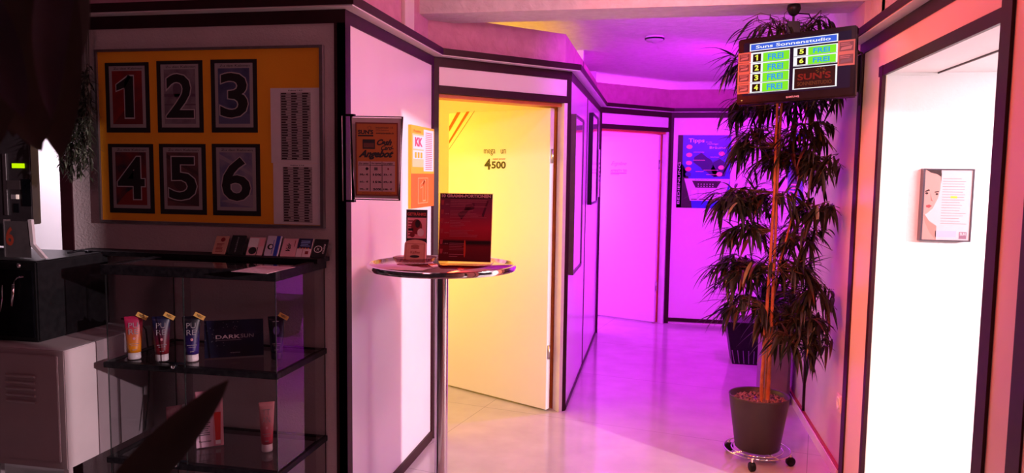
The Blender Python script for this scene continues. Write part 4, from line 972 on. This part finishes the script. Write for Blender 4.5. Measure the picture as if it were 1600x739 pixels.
# ------------------------------------------------------------------ tall potted plant on a wheeled stand
pc = Vector((.578, 4.15, 0)); z_p = .075
ps = thing('plant_trolley', 'chrome ring plant trolley with black wheels under the tall potted plant', 'plant stand', (pc.x, pc.y, 0))
for nm_, r_ in (('outer_ring', .175), ('inner_ring', .135)):
    bm = B(); tube(bm, [pc+Vector((r_*math.cos(2*PI*k/48), r_*math.sin(2*PI*k/48), z_p-.008)) for k in range(48)], .004, 8, closed=True); obj(nm_, bm, chrome, ps)
bm = B()
for a in range(2):
    q = .6+a*PI/2; tube(bm, [pc+Vector((.175*math.cos(q), .175*math.sin(q), z_p-.012)), pc-Vector((.175*math.cos(q), .175*math.sin(q), -z_p+.012))], .004, 8)
obj('cross_bars', bm, chrome, ps)
for px, py in ((1137, 705), (1178, 730), (1223, 727)):
    w_ = on(px, py-8, z=.025); d_ = (w_-Vector((pc.x, pc.y, .025))); d_.z = 0; q = math.atan2(d_.y, d_.x)
    c_ = pc+Vector((.175*math.cos(q), .175*math.sin(q), .026)); ax = Vector((-math.sin(q+.6), math.cos(q+.6), 0))
    bm = B(); lathe(bm, [(0, -.013), (.022, -.013), (.025, -.009), (.025, .009), (.022, .013), (0, .013)], c_, 24, axis=ax); c1_ = obj('caster', bm, black, ps)
    bm = B(); tube(bm, [c_+Vector((0, 0, .02)), c_+Vector((0, 0, z_p-.034))], .007, 8); obj('caster_fork', bm, steel, c1_)
q = math.radians(100); c_ = pc+Vector((.175*math.cos(q), .175*math.sin(q), .026)); bm = B(); lathe(bm, [(0, -.013), (.022, -.013), (.025, -.009), (.025, .009), (.022, .013), (0, .013)], c_, 24, axis=(1, .3, 0)); obj('caster', bm, black, ps)

pt = thing('potted_plant', 'tall dark-leaved potted plant with orange-brown canes beside the right wall', 'potted plant', (pc.x, pc.y, z_p-.003))
pm = mat('dark_pot', (.030, .022, .024), .45, noise=(.04, .03, .03), nscale=12)
bm = B(); lathe(bm, [(0, 0), (.112, 0), (.118, .006), (.158, .285), (.160, .295), (.156, .297), (.150, .290), (.148, .262), (0, .262)], pc+Vector((0, 0, z_p-.003)), 64); obj('pot', bm, pm, pt)
bm = B()
for k in range(420):
    r_ = .143*math.sqrt(random.random()); a = random.random()*2*PI; c_ = pc+Vector((r_*math.cos(a), r_*math.sin(a), z_p+.262+random.random()*.006)); s_ = .004+random.random()*.006
    m_ = Matrix.Translation(c_) @ Matrix.Rotation(random.random()*3, 4, Vector((random.random(), random.random(), .3)).normalized()) @ Matrix.Diagonal((s_, s_*.8, s_*.6, 1))
    bmesh.ops.create_icosphere(bm, subdivisions=1, radius=1, matrix=m_)
so_ = obj('clay_granules', bm, mat('clay_granules', (.28, .15, .13), .8, noise=(.15, .08, .07), nscale=80), pt); so_['kind'] = 'stuff'
# canes through photographed points, at the plant's own distance
def pp3(px, py, dy=0): return on(px, py, y=pc.y+dy)
canem = mat('orange_cane', (.42, .15, .05), .45, noise=(.28, .09, .03), nscale=30)
zs_ = z_p+.25
canes = [[(1190, 632), (1190, 600), (1197, 500), (1204, 400), (1210, 300), (1214, 180), (1218, 90), (1226, 40)],
         [(1199, 636), (1203, 560), (1207, 470), (1211, 380), (1216, 250), (1222, 150), (1236, 60)],
         [(1195, 634), (1200, 520), (1216, 420), (1240, 330), (1255, 230), (1262, 150)]]
cane_pts = []
for i, cpts in enumerate(canes):
    P_ = [pp3(a, b_, (i-1)*.02) for a, b_ in cpts]; P_[0].z = zs_
    # smooth
    sm_ = []
    for k in range(len(P_)-1):
        for j in range(5): sm_.append(P_[k].lerp(P_[k+1], j/5))
    sm_.append(P_[-1]); cane_pts.append(sm_)
    bm = B(); tube(bm, sm_, (lambda s: .011-.006*s) if i < 2 else (lambda s: .008-.005*s), 10); obj('cane', bm, canem, pt)
leafm = [mat('leaf_dark', (.007, .009, .005), .42, spec=.25, noise=(.014, .016, .008), nscale=30), mat('leaf_mid', (.018, .020, .009), .42, spec=.25, noise=(.012, .014, .006), nscale=30), mat('leaf_light', (.20, .18, .08), .35, noise=(.12, .12, .05), nscale=30), mat('leaf_brown', (.075, .022, .012), .4, noise=(.05, .015, .010), nscale=30)]
def leaf(bm, base, d, L, W_, droop, mi=0, nseg=6, side=None):
    d = Vector(d).normalized(); p = Vector(base); side = side or d.cross(Vector((0, 0, 1)))
    if side.length < .05: side = Vector((1, 0, 0))
    side = side.normalized(); rows = []
    for k in range(nseg+1):
        s = k/nseg; w_ = W_*math.sin(PI*min(1, .06+s*.94)**.75)*.5 if k < nseg else 0
        nrm = side.cross(d).normalized()
        if k == nseg: rows.append([bm.verts.new(p)])
        else: rows.append([bm.verts.new(p-side*w_), bm.verts.new(p-nrm*(w_*.28)), bm.verts.new(p+side*w_)])
        d = (d+Vector((0, 0, -droop/nseg))).normalized(); p = p+d*(L/nseg)
    for a, b_ in zip(rows, rows[1:]):
        if len(b_) == 3: fs = ((a[0], a[1], b_[1], b_[0]), (a[1], a[2], b_[2], b_[1]))
        else: fs = ((a[0], a[1], b_[0]), (a[1], a[2], b_[0]))
        for f in fs: g = bm.faces.new(f); g.material_index = mi; g.smooth = True
bm = B(); bt_ = B()
def okp(p): return p.x < .925 and p.y > 3.84 and p.y < 4.62
# sprays: photographed centre of each tuft, its reach in pixels, number of twigs
tufts = [(1205, 60, 62, 9), (1270, 58, 70, 8), (1165, 110, 40, 6), (1180, 175, 50, 8), (1240, 170, 60, 9), (1300, 165, 48, 7), (1190, 235, 60, 12), (1260, 225, 60, 10), (1232, 262, 55, 10), (1285, 275, 62, 12),
         (1155, 320, 52, 11), (1215, 325, 50, 7), (1285, 345, 58, 10), (1165, 372, 46, 8), (1255, 385, 58, 10), (1160, 432, 58, 14), (1235, 440, 60, 12), (1275, 470, 48, 9), (1165, 485, 46, 8), (1215, 500, 55, 9), (1262, 520, 52, 13), (1230, 540, 45, 8), (1285, 545, 36, 6)]
nl = 0
for (px, py, R_, nt_) in tufts:
    c_ = pp3(px, py, random.uniform(-.08, .12)); rr = R_*4.3/F_PX
    # nearest cane point somewhat below
    best = min((p for cp in cane_pts for p in cp), key=lambda p: (p-c_-Vector((0, 0, .05))).length)
    for k in range(int(nt_*2.5)):
        a = random.random()*2*PI; e = Vector((math.cos(a), math.sin(a)*.8, random.uniform(-.2, .9))).normalized()
        root_ = c_+Vector((random.uniform(-.3, .3), random.uniform(-.4, .4), random.uniform(.0, .5)))*rr
        tip = c_+e*rr*random.uniform(.5, .95)+Vector((0, 0, -.02))
        m1 = (root_+tip)/2+Vector((0, 0, .03)); tw = [best.lerp(root_, s) for s in (0, .5)]+[root_, m1, tip]
        if k % 3 == 0 or True:
            if all(okp(p) for p in tw): tube(bt_, tw, .0016, 4)
        for j in range(random.randint(6, 8)):
            s = .25+.75*(j/7); b0 = root_.lerp(tip, s)+Vector((0, 0, .03*math.sin(PI*s)))
            dr_ = (tip-root_).normalized()+Vector((random.uniform(-.9, .9), random.uniform(-.7, .7), random.uniform(-.8, .35)))
            L_ = random.uniform(.11, .20); u_ = random.random()
            mi_ = 0 if u_ < .62 else 1 if u_ < .88 else 3 if u_ < .965 else 2
            end = b0+dr_.normalized()*L_+Vector((0, 0, -.05))
            cx_ = min((q for q in cane_pts[0]+cane_pts[1]), key=lambda q: abs(q.z-end.z))
            if min(abs(b0.x-cx_.x), abs(end.x-cx_.x), abs((b0.x+end.x)/2-cx_.x)) < .04 and b0.y < 4.19 and random.random() < .8: continue
            if not (okp(b0) and okp(end) and b0.z < 2.36): continue
            leaf(bm, b0, dr_, L_, random.uniform(.012, .021), random.uniform(.3, 1.7), mi_, side=None); nl += 1
for v in bm.verts: v.co.z = min(v.co.z, 2.39)
print('leaves', nl)
obj('foliage', bm, leafm, pt); obj('twigs', bt_, mat('twig', (.10, .05, .02), .6, noise=(.07, .04, .02), nscale=40), pt)

# ------------------------------------------------------------------ hanging vine by the left wall
hv = thing('hanging_vine', 'small-leaved hanging vine at the top left in front of the wall', 'hanging plant', (-2.45, 2.55, 1.55))
bm = B(); b2 = B(); rnd = random.Random(3)
for k in range(46):
    px = rnd.uniform(92, 142); top = on(px, 14, y=2.792); bot = on(px+rnd.uniform(-8, 8), rnd.uniform(215, 280)-(18 if px < 100 else 0), y=2.72+rnd.uniform(-.04, .03))
    bot.x = min(bot.x, -2.22)
    tube(b2, [top, top.lerp(bot, .5)+Vector((rnd.uniform(-.01, .01), 0, 0)), bot], .0009, 4)
    for j in range(26):
        s = .42+.58*j/25; b0 = top.lerp(bot, s)
        leaf(bm, b0, (rnd.uniform(-1, 1), rnd.uniform(-1, .6), rnd.uniform(-1.2, .3)), rnd.uniform(.035, .06), rnd.uniform(.007, .012), rnd.uniform(.3, 1), 0 if rnd.random() < .8 else 1, nseg=3)
obj('foliage', bm, [mat('vine_dark', (.014, .018, .010), .4, noise=(.022, .028, .016), nscale=40), mat('vine_light', (.10, .13, .09), .4, noise=(.14, .16, .12), nscale=40)], hv)
obj('stems', b2, mat('vine_stem', (.03, .03, .02), .6, noise=(.04, .04, .03), nscale=20), hv)

# ------------------------------------------------------------------ large-leaved plant right in front of the camera, out of focus
fpz = thing('foreground_plant', 'large dark blurred leaves of a plant close to the camera at left', 'plant', (-.86, .55, 0))
fl = mat('big_leaf', (.085, .088, .070), .5, noise=(.13, .13, .11), nscale=12); fl2 = mat('big_leaf_painted_sheen', (.13, .11, .15), .35, noise=(.08, .07, .10), nscale=12)  # second leaf colour has a violet sheen painted in
def bigleaf(p0, p1, wpx, yd0, yd1, m=fl, bend=0):
    a = on(*p0, y=yd0); b_ = on(*p1, y=yd1); L_ = (b_-a).length; d = (b_-a).normalized(); side = d.cross((CAM-a).normalized()).normalized(); n = 12; rows = []
    Wm = wpx*((a-CAM).dot(FW))/F_PX
    bm = B(); nrm = side.cross(d)
    for k in range(n+1):
        s = k/n; w_ = Wm*.5*(math.sin(PI*(.12+.88*s)))**.7 if k < n else 0
        c_ = a.lerp(b_, s)+side*(bend*math.sin(PI*s))
        rows.append([bm.verts.new(c_-side*w_), bm.verts.new(c_-nrm*w_*.25), bm.verts.new(c_+side*w_)] if k < n else [bm.verts.new(c_)])
    for r0, r1 in zip(rows, rows[1:]):
        if len(r1) == 3: fs = ((r0[0], r0[1], r1[1], r1[0]), (r0[1], r0[2], r1[2], r1[1]))
        else: fs = ((r0[0], r0[1], r1[0]), (r0[1], r0[2], r1[0]))
        for f in fs: bm.faces.new(f).smooth = True
    return obj('leaf', bm, m, fpz)
bigleaf((140, 826), (358, 593), 64, .58, .60)
for p0, p1, w_, y0_, y1_, m_, b_ in (((112, -120), (80, 190), 52, .47, .46, fl2, .006), ((60, -120), (95, 250), 90, .60, .58, fl, 0), ((20, -100), (60, 235), 110, .56, .55, fl, .0), ((-60, -60), (38, 185), 70, .5, .52, fl2, 0),
                                 ((90, -110), (112, 120), 70, .66, .64, fl, 0), ((40, -140), (20, 215), 100, .58, .57, fl, 0), ((-50, 20), (66, 238), 70, .52, .55, fl, 0), ((0, -100), (-10, 240), 80, .54, .52, fl, 0), ((120, -120), (100, 175), 46, .68, .66, fl2, 0), ((70, -60), (70, 215), 60, .66, .64, fl, 0)):
    bigleaf(p0, p1, w_, y0_, y1_, m_, b_)
bm = B(); tube(bm, [Vector((-.86, .55, .3)), Vector((-.85, .56, 1.1)), Vector((-.80, .56, 2.0))], .012, 10); obj('stem', bm, mat('plant_stem', (.05, .035, .02), .6, noise=(.07, .05, .03), nscale=20), fpz)
bm = B(); lathe(bm, [(0, 0), (.13, 0), (.17, .30), (.16, .30), (.15, .27), (0, .27)], (-.86, .55, 0), 40); obj('pot', bm, pm, fpz)

# added lamp body for the magenta corridor fill, out of view behind the television
wl_ = thing('added_violet_lamp', 'added violet tube light, out of view on the right wall behind the television', 'lamp', (.935, 5.70, 2.28))
bm = B(); box(bm, .925, .962, 5.51, 5.89, 2.29, 2.37, bev=.004); obj('housing', bm, black, wl_)
bm = B(); cyl(bm, (.915, 5.53, 2.33), (.915, 5.87, 2.33), .010); obj('tube', bm, mat('added_violet_tube', (.5, .1, .6), .4, emit=(.8, .02, 1), es=3), wl_)
